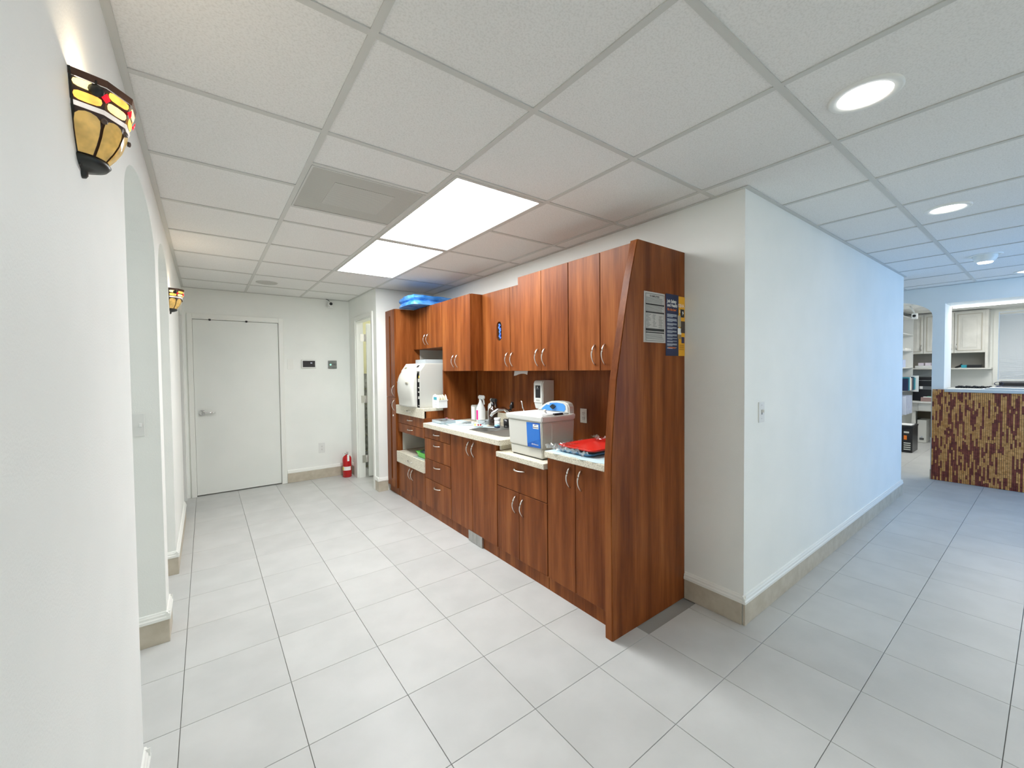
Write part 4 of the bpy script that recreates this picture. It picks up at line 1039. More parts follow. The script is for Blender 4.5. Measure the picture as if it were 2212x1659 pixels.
# front label with logo
bm = B()
prism(bm, [(2.078, .922), (2.215, .918), (2.226, 1.088), (2.082, 1.092)], 0, 'x', mx0-.0012, mx0+.003); obj('front_label', bm, BLUEL, t_)
bm = B(); prism(bm, [(2.084, .985), (2.2165, .940), (2.2245, 1.070), (2.086, 1.085)], 0, 'x', mx0-.0016, mx0-.0013); obj('label_swoosh', bm, nm('lighter_blue_print', (.02, .17, .60), .3), t_)
bobj('logo_plate', PAPER, t_, mx0-.0026, mx0-.0017, 2.096, 2.154, 1.050, 1.080)
def ntext(txt, size, mat, y, z, x, parent, bold=0):
    me = text_mesh(txt, size, mat, .0002, bold=bold); return inst('lettering', me, (x, y, z), parent, (PI/2, 0, -PI/2))
ntext('BRANSON', .0115, NAVY, 2.1525, 1.055, mx0-.0028, t_, .0002)
bm = B(); prism(bm, [(2.148, 1.068), (2.128, 1.078), (2.102, 1.074), (2.126, 1.073)], 0, 'x', mx0-.0030, mx0-.0027); obj('logo_mark', bm, NAVY, t_)
ntext('8510 Branson', .0125, PAPER, 2.168, .938, mx0-.0018, t_)
bm = B(); box(bm, mx0+.09, mx1-.03, my0-.0006, my0+.004, .93, 1.085, .001, 1); obj('side_inset', bm, OFFW, t_)

# ================================================================== SOAP DISPENSER
t_ = thing('soap_dispenser', 'tall white wall-mounted soap dispenser with dark window', 'soap dispenser', (2.33, 2.65, 1.23))
bm = B(); pr = [(2.262, 1.172), (2.262, 1.335), (2.270, 1.352), (2.285, 1.360), (2.392, 1.360), (2.392, 1.172)]
prism(bm, pr, 0, 'y', 2.592, 2.712)
ed = [e for e in bm.edges if abs(e.verts[0].co.y-e.verts[1].co.y) < 1e-5 and max(e.verts[0].co.x, e.verts[1].co.x) < 2.39]
bmesh.ops.bevel(bm, geom=ed, offset=.008, segments=3, affect='EDGES'); obj('cover', bm, WHITE, t_)
bm = B(); frust(bm, (2.275, 2.392, 2.612, 2.700), (2.266, 2.392, 2.596, 2.708), 1.118, 1.171, .004); obj('nozzle_housing', bm, WHITE, t_)
w = bobj('window', BLACK, t_, 2.2605, 2.2619, 2.618, 2.682, 1.212, 1.318, .0005)
bm = B(); lathe(bm, [(.006, 0), (.006, .0006), (0, .0008)], (0, 0, 0), 12); bmesh.ops.rotate(bm, verts=bm.verts[:], matrix=Matrix.Rotation(-PI/2, 3, 'Y'), cent=(0, 0, 0)); bmesh.ops.translate(bm, verts=bm.verts[:], vec=(2.2603, 2.655, 1.302)); obj('emblem', bm, PAPER, t_)
bobj('emblem_line', PRINTL, t_, 2.2598, 2.2604, 2.640, 2.668, 1.288, 1.291)
bobj('embossed_mark', OFFW2, t_, 2.2612, 2.2619, 2.63, 2.675, 1.185, 1.198)

# ================================================================== SINK + FAUCETS
t_ = thing('sink', 'double-bowl stainless steel sink set in the worktop', 'sink', (2.05, 2.89, .925))
for hl in HOLES:
    bm = B(); n = len(hl); rings = []
    cx = sum(p[0] for p in hl)/n; cy = sum(p[1] for p in hl)/n
    for s, z in ((1.0, .9255), (.985, .915), (.965, .78), (.90, .765), (.0, .760)):
        rings.append([bm.verts.new((cx+(p[0]-cx)*s, cy+(p[1]-cy)*s, z)) for p in hl] if s else None)
    for a_, b_ in zip(rings[:-2], rings[1:-1]):
        for i in range(n): bm.faces.new((a_[i], a_[(i+1) % n], b_[(i+1) % n], b_[i])).smooth = True
    bm.faces.new(rings[-2]); bmesh.ops.recalc_face_normals(bm, faces=bm.faces[:]); bmesh.ops.solidify(bm, geom=bm.faces[:], thickness=-.001) if False else None
    obj('bowl', bm, SINKM, t_)
bm = B(); plate(bm, [rrect(1.862, 2.228, 2.587, 3.188, .06, 4)]+HOLES, 'z', .9252, .9268); obj('rim', bm, STEEL, t_)
fx, fy = 2.30, 3.10
t_ = thing('faucet', 'chrome arched faucet behind the sink', 'faucet', (fx, fy, .927))
bm = B(); lathe(bm, [(.028, 0), (.028, .01), (.020, .02), (.017, .10), (0, .11)], (fx, fy, .927), 20); obj('faucet_base', bm, CHROME, t_)
bm = B(); tube(bm, [(fx, fy, 1.01), (fx-.01, fy+.01, 1.05), (fx-.05, fy+.03, 1.085), (fx-.11, fy+.05, 1.08), (fx-.16, fy+.065, 1.045), (fx-.175, fy+.07, 1.02)], [.017, .020, .021, .019, .016, .014], 14); obj('spout', bm, CHROME, t_)
bm = B(); tube(bm, [(fx, fy, 1.07), (fx+.01, fy-.01, 1.10), (fx+.015, fy-.015, 1.15)], [.018, .024, .012], 12); obj('lever', bm, BLACK, t_)
fx, fy = 2.315, 2.905
t_ = thing('tap_lever', 'small chrome side tap with twisted lever right of the faucet', 'tap', (fx, fy, .927))
bm = B(); tube(bm, [(fx, fy, .927), (fx, fy, 1.07)], .010, 12); lathe(bm, [(.022, 0), (.030, .006), (.026, .010), (0, .012)], (fx, fy, 1.066), 20); obj('tap_body', bm, CHROME, t_)
bm = B(); tube(bm, [(fx, fy, 1.078), (fx-.005, fy+.012, 1.11), (fx-.008, fy+.022, 1.14), (fx-.01, fy+.028, 1.172)], [.008, .009, .006, .009], 10); obj('lever', bm, CHROME, t_)

# ================================================================== COUNTER THINGS
CZ = .9255
# disinfectant spray bottle
sx, sy = 2.235, 3.515
t_ = thing('spray_bottle', 'white spray bottle with magenta label by the divider', 'bottle', (sx, sy, CZ))
bm = B(); lathe(bm, [(0, 0), (.044, 0), (.046, .006), (.046, .130), (.042, .150), (.026, .185), (.017, .205), (.015, .235), (0, .235)], (sx, sy, CZ), 28); obj('bottle_body', bm, WHITE, t_)
bm = B(); lathe(bm, [(.0465, .025), (.0465, .125)], (sx, sy, CZ), 22, a0=PI*.62, a1=PI*1.75); obj('white_label', bm, PAPER, t_)
bm = B(); lathe(bm, [(.0470, .027), (.0470, .123)], (sx, sy, CZ), 8, a0=PI*.90, a1=PI*1.12); obj('magenta_label', bm, PINK, t_)
bm = B(); frust(bm, (sx-.017, sx+.017, sy-.060, sy+.030), (sx-.013, sx+.013, sy-.068, sy+.036), CZ+.232, CZ+.272, .008); frust(bm, (sx-.005, sx+.005, sy-.072, sy-.062), (sx-.006, sx+.006, sy-.056, sy-.044), CZ+.180, CZ+.236, .001); obj('trigger_head', bm, WHITE, t_)
# wipes container behind
t_ = thing('wipes_box', 'pale square container behind the spray bottle', 'container', (2.265, 3.63, CZ))
bm = B(); frust(bm, (2.215, 2.30, 3.585, 3.675), (2.213, 2.302, 3.583, 3.677), CZ, CZ+.165, .008); obj('box_body', bm, OFFW2, t_)
bobj('label_sheet', PAPER, t_, 2.2115, 2.2135, 3.60, 3.66, CZ+.02, CZ+.15)
# amber pump bottle and white pump bottle
ax, ay = 2.195, 3.235
t_ = thing('amber_bottle', 'dark amber bottle with black trigger pump left of the faucet', 'bottle', (ax, ay, CZ))
bm = B(); lathe(bm, [(0, 0), (.042, 0), (.045, .005), (.045, .135), (.038, .158), (.018, .172), (.016, .19), (0, .19)], (ax, ay, CZ), 28); obj('bottle_body', bm, AMBER, t_)
bm = B(); lathe(bm, [(.018, .188), (.018, .205), (.011, .208), (.011, .228), (0, .23)], (ax, ay, CZ), 16); frust(bm, (ax-.015, ax+.015, ay-.055, ay+.028), (ax-.013, ax+.013, ay-.062, ay+.022), CZ+.222, CZ+.256, .006); frust(bm, (ax-.005, ax+.005, ay-.062, ay-.054), (ax-.006, ax+.006, ay-.050, ay-.040), CZ+.178, CZ+.226, .001); obj('trigger_head', bm, BLACK, t_)
ax, ay = 2.325, 3.445
t_ = thing('white_pump_bottle', 'white pump bottle standing behind the amber bottle', 'bottle', (ax, ay, CZ))
bm = B(); lathe(bm, [(0, 0), (.040, 0), (.042, .005), (.042, .16), (.034, .185), (.016, .195), (.014, .215), (0, .215)], (ax, ay, CZ), 24); obj('bottle_body', bm, WHITE, t_)
bm = B(); frust(bm, (ax-.014, ax+.014, ay-.050, ay+.025), (ax-.010, ax+.010, ay-.055, ay+.018), CZ+.214, CZ+.240, .005); obj('pump_head', bm, WHITE, t_)
jx, jy = 2.155, 3.105
t_ = thing('white_jar', 'small white screw-top jar behind the sink', 'jar', (jx, jy, CZ))
bm = B(); lathe(bm, [(0, 0), (.026, 0), (.028, .004), (.028, .066), (0, .066)], (jx, jy, CZ), 24); obj('jar_body', bm, WHITE, t_)
bm = B(); lathe(bm, [(.031, .066), (.031, .082), (.028, .085), (0, .085)], (jx, jy, CZ), 24); obj('lid', bm, WHITE, t_)
t_ = thing('dark_cup', 'small dark cup beside the white jar', 'cup', (2.20, 3.02, CZ))
bm = B(); lathe(bm, [(0, 0), (.028, 0), (.032, .075), (.029, .075), (.025, .004), (0, .004)], (2.20, 3.02, CZ), 20); obj('cup_body', bm, BLACK, t_)
t_ = thing('sponge', 'blue sponge lying at the sink edge', 'sponge', (2.13, 3.02, CZ+.002))
bm = B(); box(bm, 2.262, 2.295, 2.97, 3.02, CZ, CZ+.012, .003); bmesh.ops.translate(bm, verts=bm.verts[:], vec=(-.165, .055, .002)); obj('scrub_pad', bm, NAVY, t_)
bm = B(); box(bm, 2.262, 2.295, 2.975, 3.015, CZ+.012, CZ+.028, .004); bmesh.ops.translate(bm, verts=bm.verts[:], vec=(-.165, .055, .002)); obj('foam', bm, nm('light_blue_foam', (.30, .62, .80), .8), t_)
# blue paper pads
def pad(name, lab, pts, z, th=.0012, mat=AQUA, grp=None):
    bm = B(); prism(bm, pts, 0, 'z', z, z+th); o = obj(name, bm, mat); tag(o, lab, 'paper', grp); return o
pad('paper_liner', 'light blue paper liner under the instruments beside the sink', [(1.80, 3.83), (2.16, 3.815), (2.15, 3.26), (2.09, 3.215), (1.775, 3.10), (1.765, 3.25)], CZ+.0002)
pad('paper_liner', 'light blue paper strip lying between the amber bottle and the liner', [(1.99, 3.20), (2.06, 3.215), (2.11, 3.10), (2.10, 3.05)], CZ+.0020)
bm = B()   # liner with wavy front edge hanging over the near worktop
n = 24; top = []; frontv = []
for i in range(n+1):
    y = 1.475+(2.00-1.475)*i/n
    xf = 1.746+.006*math.sin(i*1.3)+.005*math.sin(i*.55+1)
    top.append((xf, y))
ptsl = top+[(2.10, 2.00), (2.36, 1.80), (2.372, 1.475)]
ptsl = [(x, min(y, 1.984)) for x, y in ptsl]
prism(bm, ptsl, 0, 'z', CZ+.0002, CZ+.0014)
tag(obj('paper_liner', bm, AQUA), 'light blue paper liner under the red and blue trays', 'paper')
bm = B(); prism(bm, [(1.755, 1.48), (1.755, 1.485), (2.30, 1.60), (2.30, 1.594)], 0, 'z', CZ+.0014, CZ+.0020); bpy.data.objects['paper_liner.002'] if 'paper_liner.002' in bpy.data.objects else None
obj('fold_line', bm, nm('paper_fold', (.48, .68, .76), .6), bpy.data.objects['paper_liner.002'])
# instrument cassettes and loose instruments
random.seed(3)
def cassette(x0, x1, y0, y1, lab, h=.030):
    t_ = thing('instrument_tray', lab, 'tray', ((x0+x1)/2, (y0+y1)/2, CZ+.002)); z = CZ+.002
    bm = B(); box(bm, x0, x1, y0, y1, z, z+.003)
    for q in ((x0, x0+.003, y0, y1), (x1-.003, x1, y0, y1), (x0+.003, x1-.003, y0, y0+.003), (x0+.003, x1-.003, y1-.003, y1)): box(bm, *q, z+.003, z+h)
    obj('tray_shell', bm, ACRY, t_)
    for k in range(9):
        bm = B(); y = y0+.012+(y1-y0-.024)*k/8; a0 = Vector((x0+.012, y, z+.008+.006*random.random())); a1 = Vector((x1-.015-random.random()*.04, y+random.uniform(-.012, .012), z+.008+.012*random.random()))
        tube(bm, [a0, a0.lerp(a1, .3), a0.lerp(a1, .7), a1], [.0018, .0035, .0035, .0012], 6); obj('dental_instrument', bm, STEEL, t_)
    return t_
t_ = cassette(1.83, 1.99, 3.60, 3.80, 'clear acrylic tray of steel instruments, the left one')
for q in (3.63, 3.76): bobj('pink_clip', nm('pink_clip', (.75, .25, .30)), t_, 1.975, 1.99, q, q+.03, CZ+.033, CZ+.038)
cassette(2.14, 2.24, 3.30, 3.42, 'small clear tray behind the blue liner near the amber bottle', .034)
spots = [((1.90, 3.56), (2.05, 3.45)), ((1.93, 3.52), (2.10, 3.43)), ((1.98, 3.50), (2.13, 3.47)), ((1.90, 3.44), (2.03, 3.36)), ((1.86, 3.62), (1.84, 3.45)), ((2.02, 3.55), (2.14, 3.52)), ((1.96, 3.40), (2.08, 3.30)), ((1.99, 3.36), (2.11, 3.27)), ((1.84, 3.70), (1.82, 3.58)), ((2.06, 3.60), (2.16, 3.56))]
for k, (p, q) in enumerate(spots):
    bm = B(); z = CZ+.006; a0 = Vector((*p, z)); a1 = Vector((*q, z+.001))
    tube(bm, [a0, a0.lerp(a1, .25), a0.lerp(a1, .75), a1, a1+Vector((.004, .004, .006))], [.0012, .0036, .0036, .0015, .0008], 6)
    tag(obj('dental_instrument', bm, STEEL), 'loose steel dental instrument on the blue paper liner', 'instrument', 'loose instruments on the blue liner')
bm = B(); lathe(bm, [(0, 0), (.012, .001), (.014, .012), (.010, .022), (0, .025)], (2.085, 3.43, CZ+.002), 16); tag(obj('cotton_ball', bm, PAPER, smooth=True), 'white cotton ball among the instruments', 'cotton ball')
t_ = thing('mixing_dish', 'small white dish with yellow and red caps by the sink', 'dish', (1.995, 3.17, CZ+.0025))
bm = B(); lathe(bm, [(0, 0), (.040, .001), (.050, .010), (.047, .011), (.038, .004), (0, .003)], (2.02, 3.225, CZ+.0025), 24); obj('dish_body', bm, PAPER, t_)
bm = B(); lathe(bm, [(.010, 0), (.010, .020), (.007, .024), (0, .024)], (1.995, 3.24, CZ+.008), 14); obj('yellow_cap', bm, nm('cap_yellow', (.85, .80, .25)), t_)
for p in ((2.012, 3.21), (2.030, 3.20)):
    bm = B(); bmesh.ops.create_icosphere(bm, subdivisions=2, radius=.009, matrix=Matrix.Translation((*p, CZ+.020))); obj('red_cap', bm, nm('cap_red', (.35, .005, .01)), t_, smooth=True)
bm = B(); tube(bm, [(2.03, 3.20, CZ+.022), (2.08, 3.17, CZ+.055)], .0015, 6); obj('brush', bm, BLACK, t_)
# stacked trays wrapped in film
def tray(name, lab, mat, x0, x1, y0, y1, z, h, rot=0.0):
    t_ = thing(name, lab, 'tray', ((x0+x1)/2, (y0+y1)/2, z), 'instrument trays stacked at the near end')
    bm = B(); rings = []
    for s, zz in ((-.020, 0), (0, h), (-.004, h+.001), (-.024, .006)):
        rings.append([bm.verts.new((x, y, z+zz)) for x, y in rrect(x0-s*-1 if False else x0-s, x1+s, y0-s, y1+s, .035, 4)])
    for a_, b_ in zip(rings[:-1], rings[1:]):
        n = len(a_)
        for i in range(n): bm.faces.new((a_[i], a_[(i+1) % n], b_[(i+1) % n], b_[i])).smooth = True
    bm.faces.new(rings[0][::-1]); bm.faces.new(rings[-1]); bmesh.ops.recalc_face_normals(bm, faces=bm.faces[:])
    obj('tray_shell', bm, mat, t_); return t_
tray('instrument_tray', 'blue plastic tray at the bottom of the stack, right counter', BLUEP, 1.800, 2.20, 1.640, 1.94, CZ+.0025, .020)
tray('instrument_tray', 'black plastic tray between the blue and the red tray', BLACK, 1.805, 2.205, 1.635, 1.935, CZ+.014, .020)
tray('instrument_tray', 'red plastic tray on top of the stack, right counter', REDP, 1.80, 2.21, 1.625, 1.93, CZ+.025, .022)
random.seed(11)
bm = B()
def crump(x0, x1, y0, y1, z0, zh, nx_, ny_):
    gs = [[bm.verts.new((x0+(x1-x0)*i/nx_+random.uniform(-.006, .006), y0+(y1-y0)*j/ny_+random.uniform(-.006, .006), z0+zh*random.random())) for i in range(nx_+1)] for j in range(ny_+1)]
    for j in range(ny_):
        for i in range(nx_): bm.faces.new((gs[j][i], gs[j][i+1], gs[j+1][i+1], gs[j+1][i]))
crump(1.765, 1.83, 1.66, 2.00, CZ+.008, .045, 6, 22)
crump(1.84, 2.10, 1.935, 2.00, CZ+.008, .040, 14, 6)
crump(2.12, 2.20, 1.84, 1.94, CZ+.045, .030, 7, 6)
crump(1.80, 1.90, 1.82, 1.98, CZ+.048, .010, 8, 8)
tag(obj('plastic_film', bm, FILM), 'crumpled clear plastic film around the red tray', 'plastic film')
# green basket in niche
t_ = thing('basket', 'bright green basket with grey items in the low niche', 'basket', (1.82, 3.98, .53))
NZ = .5330
bm = B(); rings = []
for s, zz in ((-.016, 0), (0, .050), (.006, .052), (.006, .056), (-.004, .055), (-.019, .004)):
    rings.append([bm.verts.new((x, y, NZ+.004+zz)) for x, y in rrect(1.79-s, 1.95+s, 3.89-s, 4.12+s, .02, 3)])
for a_, b_ in zip(rings[:-1], rings[1:]):
    n = len(a_)
    for i in range(n): bm.faces.new((a_[i], a_[(i+1) % n], b_[(i+1) % n], b_[i]))
bm.faces.new(rings[0][::-1]); bm.faces.new(rings[-1]); bmesh.ops.recalc_face_normals(bm, faces=bm.faces[:]); obj('basket_shell', bm, GREENP, t_)
for k in range(5):
    bobj('grey_pack', nm('grey_blue_pack', (.10, .17, .20), .5) if k == 0 else bpy.data.materials['grey_blue_pack'], t_, 1.82+k*.022, 1.838+k*.022, 3.92, 4.08, NZ+.012, NZ+.066+random.uniform(-.01, .012))
bobj('acrylic_base', ACRY, t_, 1.765, 1.96, 3.885, 4.14, NZ, NZ+.0035)

# ================================================================== RECEPTION COUNTER (bamboo mosaic front)
t_ = thing('reception_counter', 'reception counter front clad in brown and tan bamboo strips', 'reception counter', (7.39, -.2, 0))
bobj('backing', nm('dark_mosaic_backing', (.06, .02, .012), .6), t_, 7.388, 7.3995, -1.38, .955, .0, 1.118)
TAN = noisy(nm('bamboo_tan', (.5, .28, .1), .45, .4), (.50, .21, .05), (.72, .36, .12), 30)
MAR = noisy(nm('bamboo_maroon', (.15, .04, .03), .45, .4), (.15, .026, .018), (.27, .062, .035), 30)
random.seed(5)
bm = B(); y = .953; w = .0155
while y > -1.2:
    z = .002; ztop = 1.150 if y > .846 else 1.118
    while z < ztop-.001:
        L_ = random.choice((.035, .045, .05, .06, .09, .12, .16, .20)); z1 = min(z+L_, ztop)
        mi = 0 if random.random() < .62 else 1
        box(bm, 7.380-random.uniform(0, .003), 7.388, y-w+.0017, y-.0008, z+.0015, z1-.0012, 0, mi=mi)
        z = z1
    y -= w
obj('bamboo_strips', bm, [TAN, MAR], t_, kind='stuff')
bm = B(); box(bm, 7.36, 7.93, -1.29, .848, 1.1205, 1.1565, .004)
tag(obj('counter_top', bm, OFFW), 'pale counter top of the reception pass-through', 'worktop')
t_ = thing('led_strip', 'bright strip light under the head of the pass-through', 'strip light', (7.88, -.2, WZ1))
bobj('housing', TRIM, t_, 7.86, 7.92, -1.28, .84, WZ1-.012, WZ1-.001); bobj('light_bar', LEDS, t_, 7.855, 7.905, -1.27, .84, WZ1-.026, WZ1-.0125)
# counter items
t_ = thing('paper_stack', 'stack of white papers on the reception counter', 'papers', (7.5, .35, 1.157))
for k in range(3): bobj('sheet_bundle', PAPER if k != 1 else OFFW2, t_, 7.40+.01*k, 7.66, .08+.05*k, .55-.03*k, 1.1565+.008*k, 1.1640+.008*k)
t_ = thing('desk_bell_ring', 'dark blue ring-handled desk stamp on the reception counter', 'stamp', (7.85, .37, 1.157))
bm = B(); lathe(bm, [(0, 0), (.035, 0), (.032, .02), (.012, .032), (0, .032)], (7.85, .44, 1.157), 16); obj('stamp_base', bm, NAVY, t_)
bm = B(); tube(bm, [(7.85, .44+.034*math.cos(a*PI/10), 1.215+.022*math.sin(a*PI/10)) for a in range(21)], .004, 6, cap=False); obj('ring', bm, NAVY, t_)
bm = B()
for k in range(14): box(bm, 7.78, 7.90, .80-k*.022-.021, .80-k*.022, 1.157, 1.178+.010*abs(math.sin(k*1.1)), .005, 1)
tag(obj('headphone_case', bm, BLACK, kind='stuff'), 'long low black bumpy object on the reception counter', 'equipment')

# ================================================================== BACK OFFICE
XC = 10.95
def raised_door(t_, y0, y1, z0, z1, hy):
    d = bobj('door', CREAM, t_, XC, XC+.02, y0+.003, y1-.003, z0, z1, .003)
    for k, ins in enumerate((.035, .085)):
        bm = B(); q = frame_pts(y0+ins, y1-ins, z0+ins, z1-ins); q2 = frame_pts(y0+ins+.014, y1-ins-.014, z0+ins+.014, z1-ins-.014)
        plate(bm, [q, q2], 'x', XC-.006, XC-.0003); obj('moulding', bm, nm('antique_glaze', (.50, .47, .40), .5) if k == 0 and 'antique_glaze' not in bpy.data.materials else (bpy.data.materials['antique_glaze'] if k == 0 else CREAM), d)
    bobj('raised_panel', CREAM, d, XC-.005, XC-.0003, y0+.100, y1-.100, z0+.100, z1-.100, .002)
    bm = B(); tube(bm, [(XC-.002, hy, z0+.06), (XC-.022, hy, z0+.08), (XC-.024, hy, z0+.12), (XC-.002, hy, z0+.16)], .006, 8); obj('handle', bm, NICK, d)
t_ = thing('wall_cabinet', 'antique white raised-panel wall cabinet in the back office', 'cabinet', (11.1, 1.3, 1.38))
bobj('carcass', CREAM, t_, XC+.021, 11.295, .742, 1.925, 1.672, 2.425)
raised_door(t_, 1.545, 1.922, 1.672, 2.405, 1.575); raised_door(t_, 1.148, 1.543, 1.672, 2.405, 1.180); raised_door(t_, .773, 1.146, 1.672, 2.405, 1.115)
bobj('side_panel', CREAM, t_, XC+.021, 11.295, .742, .775, 1.40, 1.671); bobj('shelf', CREAM, t_, XC-.01, 11.295, .700, 1.925, 1.376, 1.398)
bobj('back_panel', noisy(nm('beige_back', (.4, .38, .33), .7), (.34, .33, .29), (.38, .36, .32), 5), t_, 11.27, 11.295, .776, 1.925, 1.399, 1.671)
# shelf contents
bobj('storage_box', TEALP, None, 11.0, 11.15, .99, 1.06, 1.399, 1.452); tag(bpy.data.objects['storage_box'], 'teal box on the office shelf under the cabinets', 'box')
o = bobj('black_device', BLACK, None, 10.98, 11.15, .82, .988, 1.399, 1.452, .002); tag(o, 'black device beside the teal box on the office shelf', 'device')
o = bobj('letter_tray', WHITE, None, 10.97, 11.2, 1.425, 1.66, 1.399, 1.445, .004); tag(o, 'white letter tray on the office shelf', 'tray')
for k in (0, 1):
    o = bobj('tissue_box', nm('pale_pink_box%s' % '', (.72, .66, .74)) if k == 0 else bpy.data.materials['pale_pink_box'], None, 11.0, 11.1, 1.545-k*.095, 1.62-k*.095, 1.446, 1.500, .002); tag(o, ('left' if k == 0 else 'right')+' pale pink box on the letter tray', 'box')
bm = B(); tube(bm, [(11.0, 1.13, 1.404), (11.05, 1.08, 1.43), (11.0, 1.05, 1.47)], [.015, .02, .006], 8); tag(obj('black_phone', bm, BLACK), 'black curved item on the office shelf by the pass-through edge', 'device')
# desk
t_ = thing('office_desk', 'antique white desk against the office wall', 'desk', (10.95, 1.2, 0))
bobj('desk_top', CREAM, t_, 10.58, 11.295, -1.6, 1.665, .755, .785, .003); bobj('apron', CREAM, t_, 10.66, 10.68, -1.6, 1.665, .60, .7545)
bobj('drawer_front', CREAM, t_, 10.645, 10.6595, .9, 1.56, .615, .745, .004); bobj('modesty_panel', noisy(nm('dark_brown_panel', (.2, .17, .12), .7), (.12, .10, .07), (.16, .13, .09), 6), t_, 11.27, 11.29, -1.6, 1.66, .05, .75)  # panel below the desk top coloured dark brown
bobj('leg', CREAM, t_, 10.685, 10.735, 1.60, 1.65, 0, .599); bobj('leg', CREAM, t_, 10.685, 10.735, 1.02, 1.07, 0, .599)
t_ = thing('printer', 'large black printer on the office desk seen through the doorway', 'printer', (10.9, 1.52, .786))
bobj('printer_body', BLACK, t_, 10.78, 11.15, 1.30, 1.655, .786, 1.23, .012); bobj('output_slot', nm('printer_grey', (.13, .14, .15), .4), t_, 10.772, 10.7795, 1.36, 1.63, 1.00, 1.06); bobj('glossy_strip', STEEL, t_, 10.771, 10.7795, 1.38, 1.64, 1.165, 1.172); bobj('white_sticker', PAPER, t_, 10.768, 10.7715, 1.52, 1.56, 1.01, 1.06)
t_ = thing('cardboard_box', 'low pinkish cardboard box with papers on the desk', 'box', (10.66, 1.38, .786))
bobj('box_body', noisy(nm('pinkish_card', (.35, .22, .2), .8), (.30, .20, .18), (.36, .24, .22), 6), t_, 10.60, 10.70, 1.28, 1.52, .786, .860); bobj('papers', PAPER, t_, 10.605, 10.695, 1.29, 1.49, .8605, .872); bobj('green_folder', nm('mint_paper', (.25, .55, .42)), t_, 10.61, 10.69, 1.30, 1.44, .8725, .880)
t_ = thing('computer_tower', 'white computer tower on the floor under the desk', 'computer', (10.9, 1.526, 0))
bobj('case', OFFW, t_, 10.75, 11.15, 1.462, 1.585, .003, .425, .004); bobj('front_vent', BLACK, t_, 10.745, 10.7495, 1.49, 1.55, .075, .088); bobj('front_vent', BLACK, t_, 10.745, 10.7495, 1.49, 1.55, .055, .068); bobj('badge', PRINTL, t_, 10.745, 10.7495, 1.51, 1.53, .10, .12)
# black cabinet box (shredder)
t_ = thing('paper_shredder', 'black shredder bin on the floor just inside the office doorway', 'shredder', (9.55, 1.53, 0))
bobj('bin_body', BLACK, t_, 9.345, 9.78, 1.43, 1.66, .003, .42, .006); bobj('shredder_head', BLACK, t_, 9.335, 9.79, 1.425, 1.665, .4205, .450, .006)
bobj('orange_sticker', nm('orange_sticker', (.85, .20, .01)), t_, 9.340, 9.3445, 1.498, 1.535, .215, .285); bobj('grey_label', GREYL, t_, 9.340, 9.3445, 1.472, 1.535, .325, .352)
for k in range(4): bobj('white_stripe', GREYL, t_, 9.340, 9.3445, 1.452, 1.535, .045+k*.035, .062+k*.035)
o = bobj('paper_sheets', PAPER, None, 9.36, 9.62, 1.45, 1.64, .4515, .462); tag(o, 'white papers lying on the shredder', 'papers')
# shelf unit with binders on the office side wall
t_ = thing('bookshelf', 'white open bookshelf against the left wall of the office', 'shelf', (10.4, 1.8, 0))
SX0, SX1, SY0, SY1 = 9.95, 10.88, 1.672, 1.925
bobj('side_panel', WHITE, t_, SX0, SX0+.02, SY0, SY1, 0, 2.35); bobj('side_panel', WHITE, t_, SX1-.02, SX1, SY0, SY1, 0, 2.35); bobj('back_panel', WHITE, t_, SX0+.02, SX1-.02, SY1-.008, SY1, 0, 2.35)
for z in (.05, .55, .98, 1.40, 1.72, 2.02, 2.33): bobj('shelf', WHITE, t_, SX0+.021, SX1-.021, SY0, SY1-.009, z, z+.02)
# a wall rack with binders on the shelf's edge
cols = [NAVY, TEALP, PAPER, nm('pale_card', (.6, .5, .45)), NAVY, nm('deep_teal', (.01, .12, .18)), TEALP, NAVY]
for k in range(7):
    x = 9.985+k*.10
    o = bobj('ring_binder', cols[k], None, x, x+.07, 1.60, 1.665+.05*0+.2, 1.0005, 1.0005+(.24 if k % 3 else .22), .002)
    names = ['navy', 'teal', 'white', 'pale', 'second navy', 'dark teal', 'bright teal', 'last navy']
    tag(o, '%s binder, number %s from the near end of the office shelf' % (names[k], ['one', 'two', 'three', 'four', 'five', 'six', 'seven', 'eight'][k]), 'binder', 'binders on the office bookshelf')
o = bobj('hanging_papers', PAPER, None, 10.665, 10.673, 1.560, 1.665, .960, 1.260); tag(o, 'white papers hanging at the end of the bookshelf', 'papers')
for k in range(5):
    x = 9.99+k*.12
    o = bobj('file_folder', nm('pale_lilac_folder', (.60, .66, .80)) if k == 0 else bpy.data.materials['pale_lilac_folder'], None, x, x+.04, 1.62, 1.86, .5705, .5705+.33, .002); tag(o, 'pale lilac file folder upright on the lower office shelf', 'folder', 'file folders on the lower office shelf')
o = bobj('stacked_papers', PAPER, None, 10.3, 10.8, 1.69, 1.88, 1.7405, 1.775); tag(o, 'stack of papers on the upper office shelf', 'papers')
o = bobj('blue_white_box', nm('pale_blue_box', (.55, .65, .9)), None, 10.15, 10.35, 1.69, 1.86, 1.4205, 1.56, .003); tag(o, 'pale blue box on the middle office shelf', 'box')
t_ = thing('security_camera', 'white security camera on a bracket in the back office', 'camera', (9.2, 1.45, 2.33))
cxp, cyp, czp = 9.3, 1.425, 2.262
bobj('camera_body', WHITE, t_, cxp, cxp+.09, cyp-.035, cyp+.035, czp-.05, czp+.045, .012, seg=3)
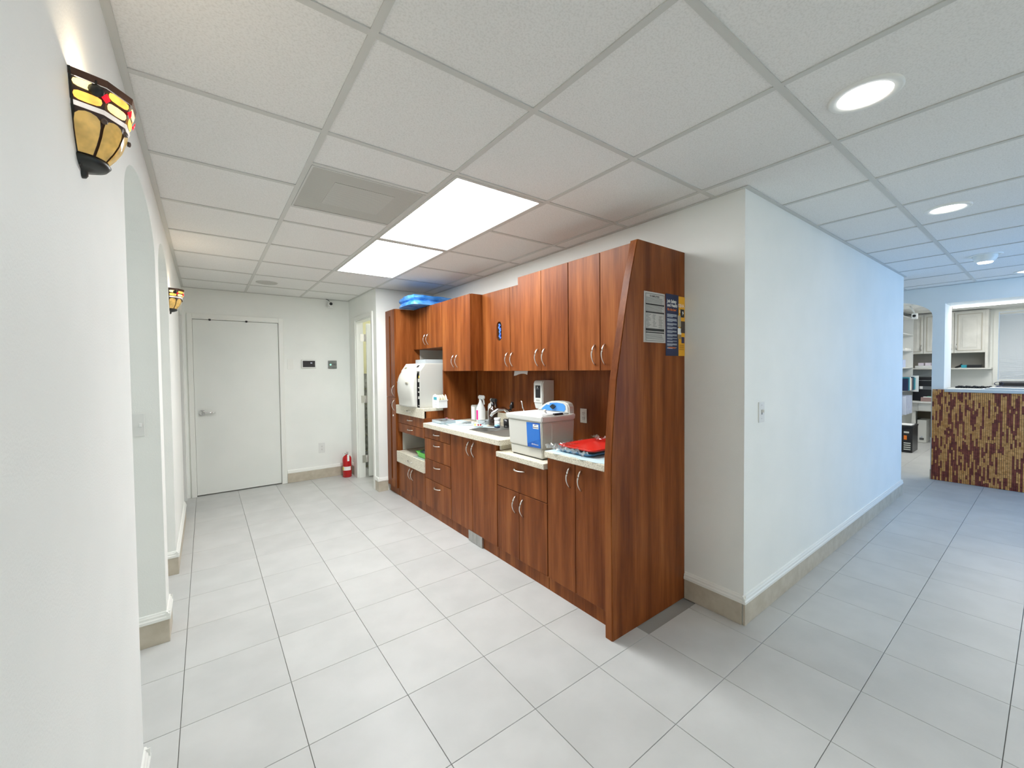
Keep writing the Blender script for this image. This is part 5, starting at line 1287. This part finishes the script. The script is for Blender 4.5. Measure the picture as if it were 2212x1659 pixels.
bm = B(); lathe(bm, [(.022, 0), (.020, .004), (0, .005)], (0, 0, 0), 18); bmesh.ops.rotate(bm, verts=bm.verts[:], matrix=Matrix.Rotation(-PI/2, 3, 'Y'), cent=(0, 0, 0)); bmesh.ops.translate(bm, verts=bm.verts[:], vec=(cxp, cyp, czp)); obj('lens', bm, BLACK, t_)
bm = B(); tube(bm, [(cxp+.05, cyp, czp+.04), (cxp+.05, cyp+.03, czp+.11), (cxp+.05, cyp+.06, H-.005)], .010, 8); obj('bracket', bm, WHITE, t_)
bm = B(); tube(bm, [(cxp+.05, cyp+.03, czp+.02), (cxp+.05, cyp+.12, czp+.06), (cxp+.05, cyp+.30, czp+.12)], .004, 6); obj('cable', bm, BLACK, t_)
# window with blinds
bm = B(); plate(bm, [frame_pts(-.50, .705, 1.11, 2.42), frame_pts(-.44, .645, 1.17, 2.38)], 'x', 11.282, 11.2995)
wn = struct('window_2', bm, TRIM)
bobj('window_pane', PANE, wn, 11.36, 11.366, -.45, .655, 1.16, 2.393)
t_ = thing('window_blind', 'closed white horizontal blind on the back office window', 'blind', (11.3, .1, 1.75))
bobj('head_rail', WHITE, t_, 11.300, 11.34, -.43, .64, 2.335, 2.375)
bm = B(); vs = [bm.verts.new(p) for p in ((-.006, -.535, -.022), (-.006, .535, -.022), (.006, .535, .022), (.006, -.535, .022))]; bm.faces.new(vs); bmesh.ops.solidify(bm, geom=bm.faces[:], thickness=.002)
sme = bpy.data.meshes.new('slat'); bm.to_mesh(sme); bm.free(); sme.materials.append(nm('blind_slat', (.84, .85, .84), .4))
z = 2.31
while z > 1.20:
    inst('slat', sme, (11.318, .105, z), t_); z -= .0345
bobj('bottom_rail', WHITE, t_, 11.308, 11.330, -.43, .64, 1.172, 1.19)
# monitor / black equipment below the window
t_ = thing('black_equipment', 'black low equipment on the office desk under the window', 'equipment', (10.9, .2, .786))
bobj('housing', BLACK, t_, 10.75, 11.1, -.5, .60, .786, 1.165, .01); bobj('grey_seam', nm('seam_grey', (.25, .27, .3)), t_, 10.745, 10.7495, -.48, .59, 1.080, 1.090); bobj('seam_top', nm('seam_grey2', (.2, .22, .25)), t_, 10.745, 10.7495, -.48, .59, 1.145, 1.150)
print('objects', len(bpy.data.objects))
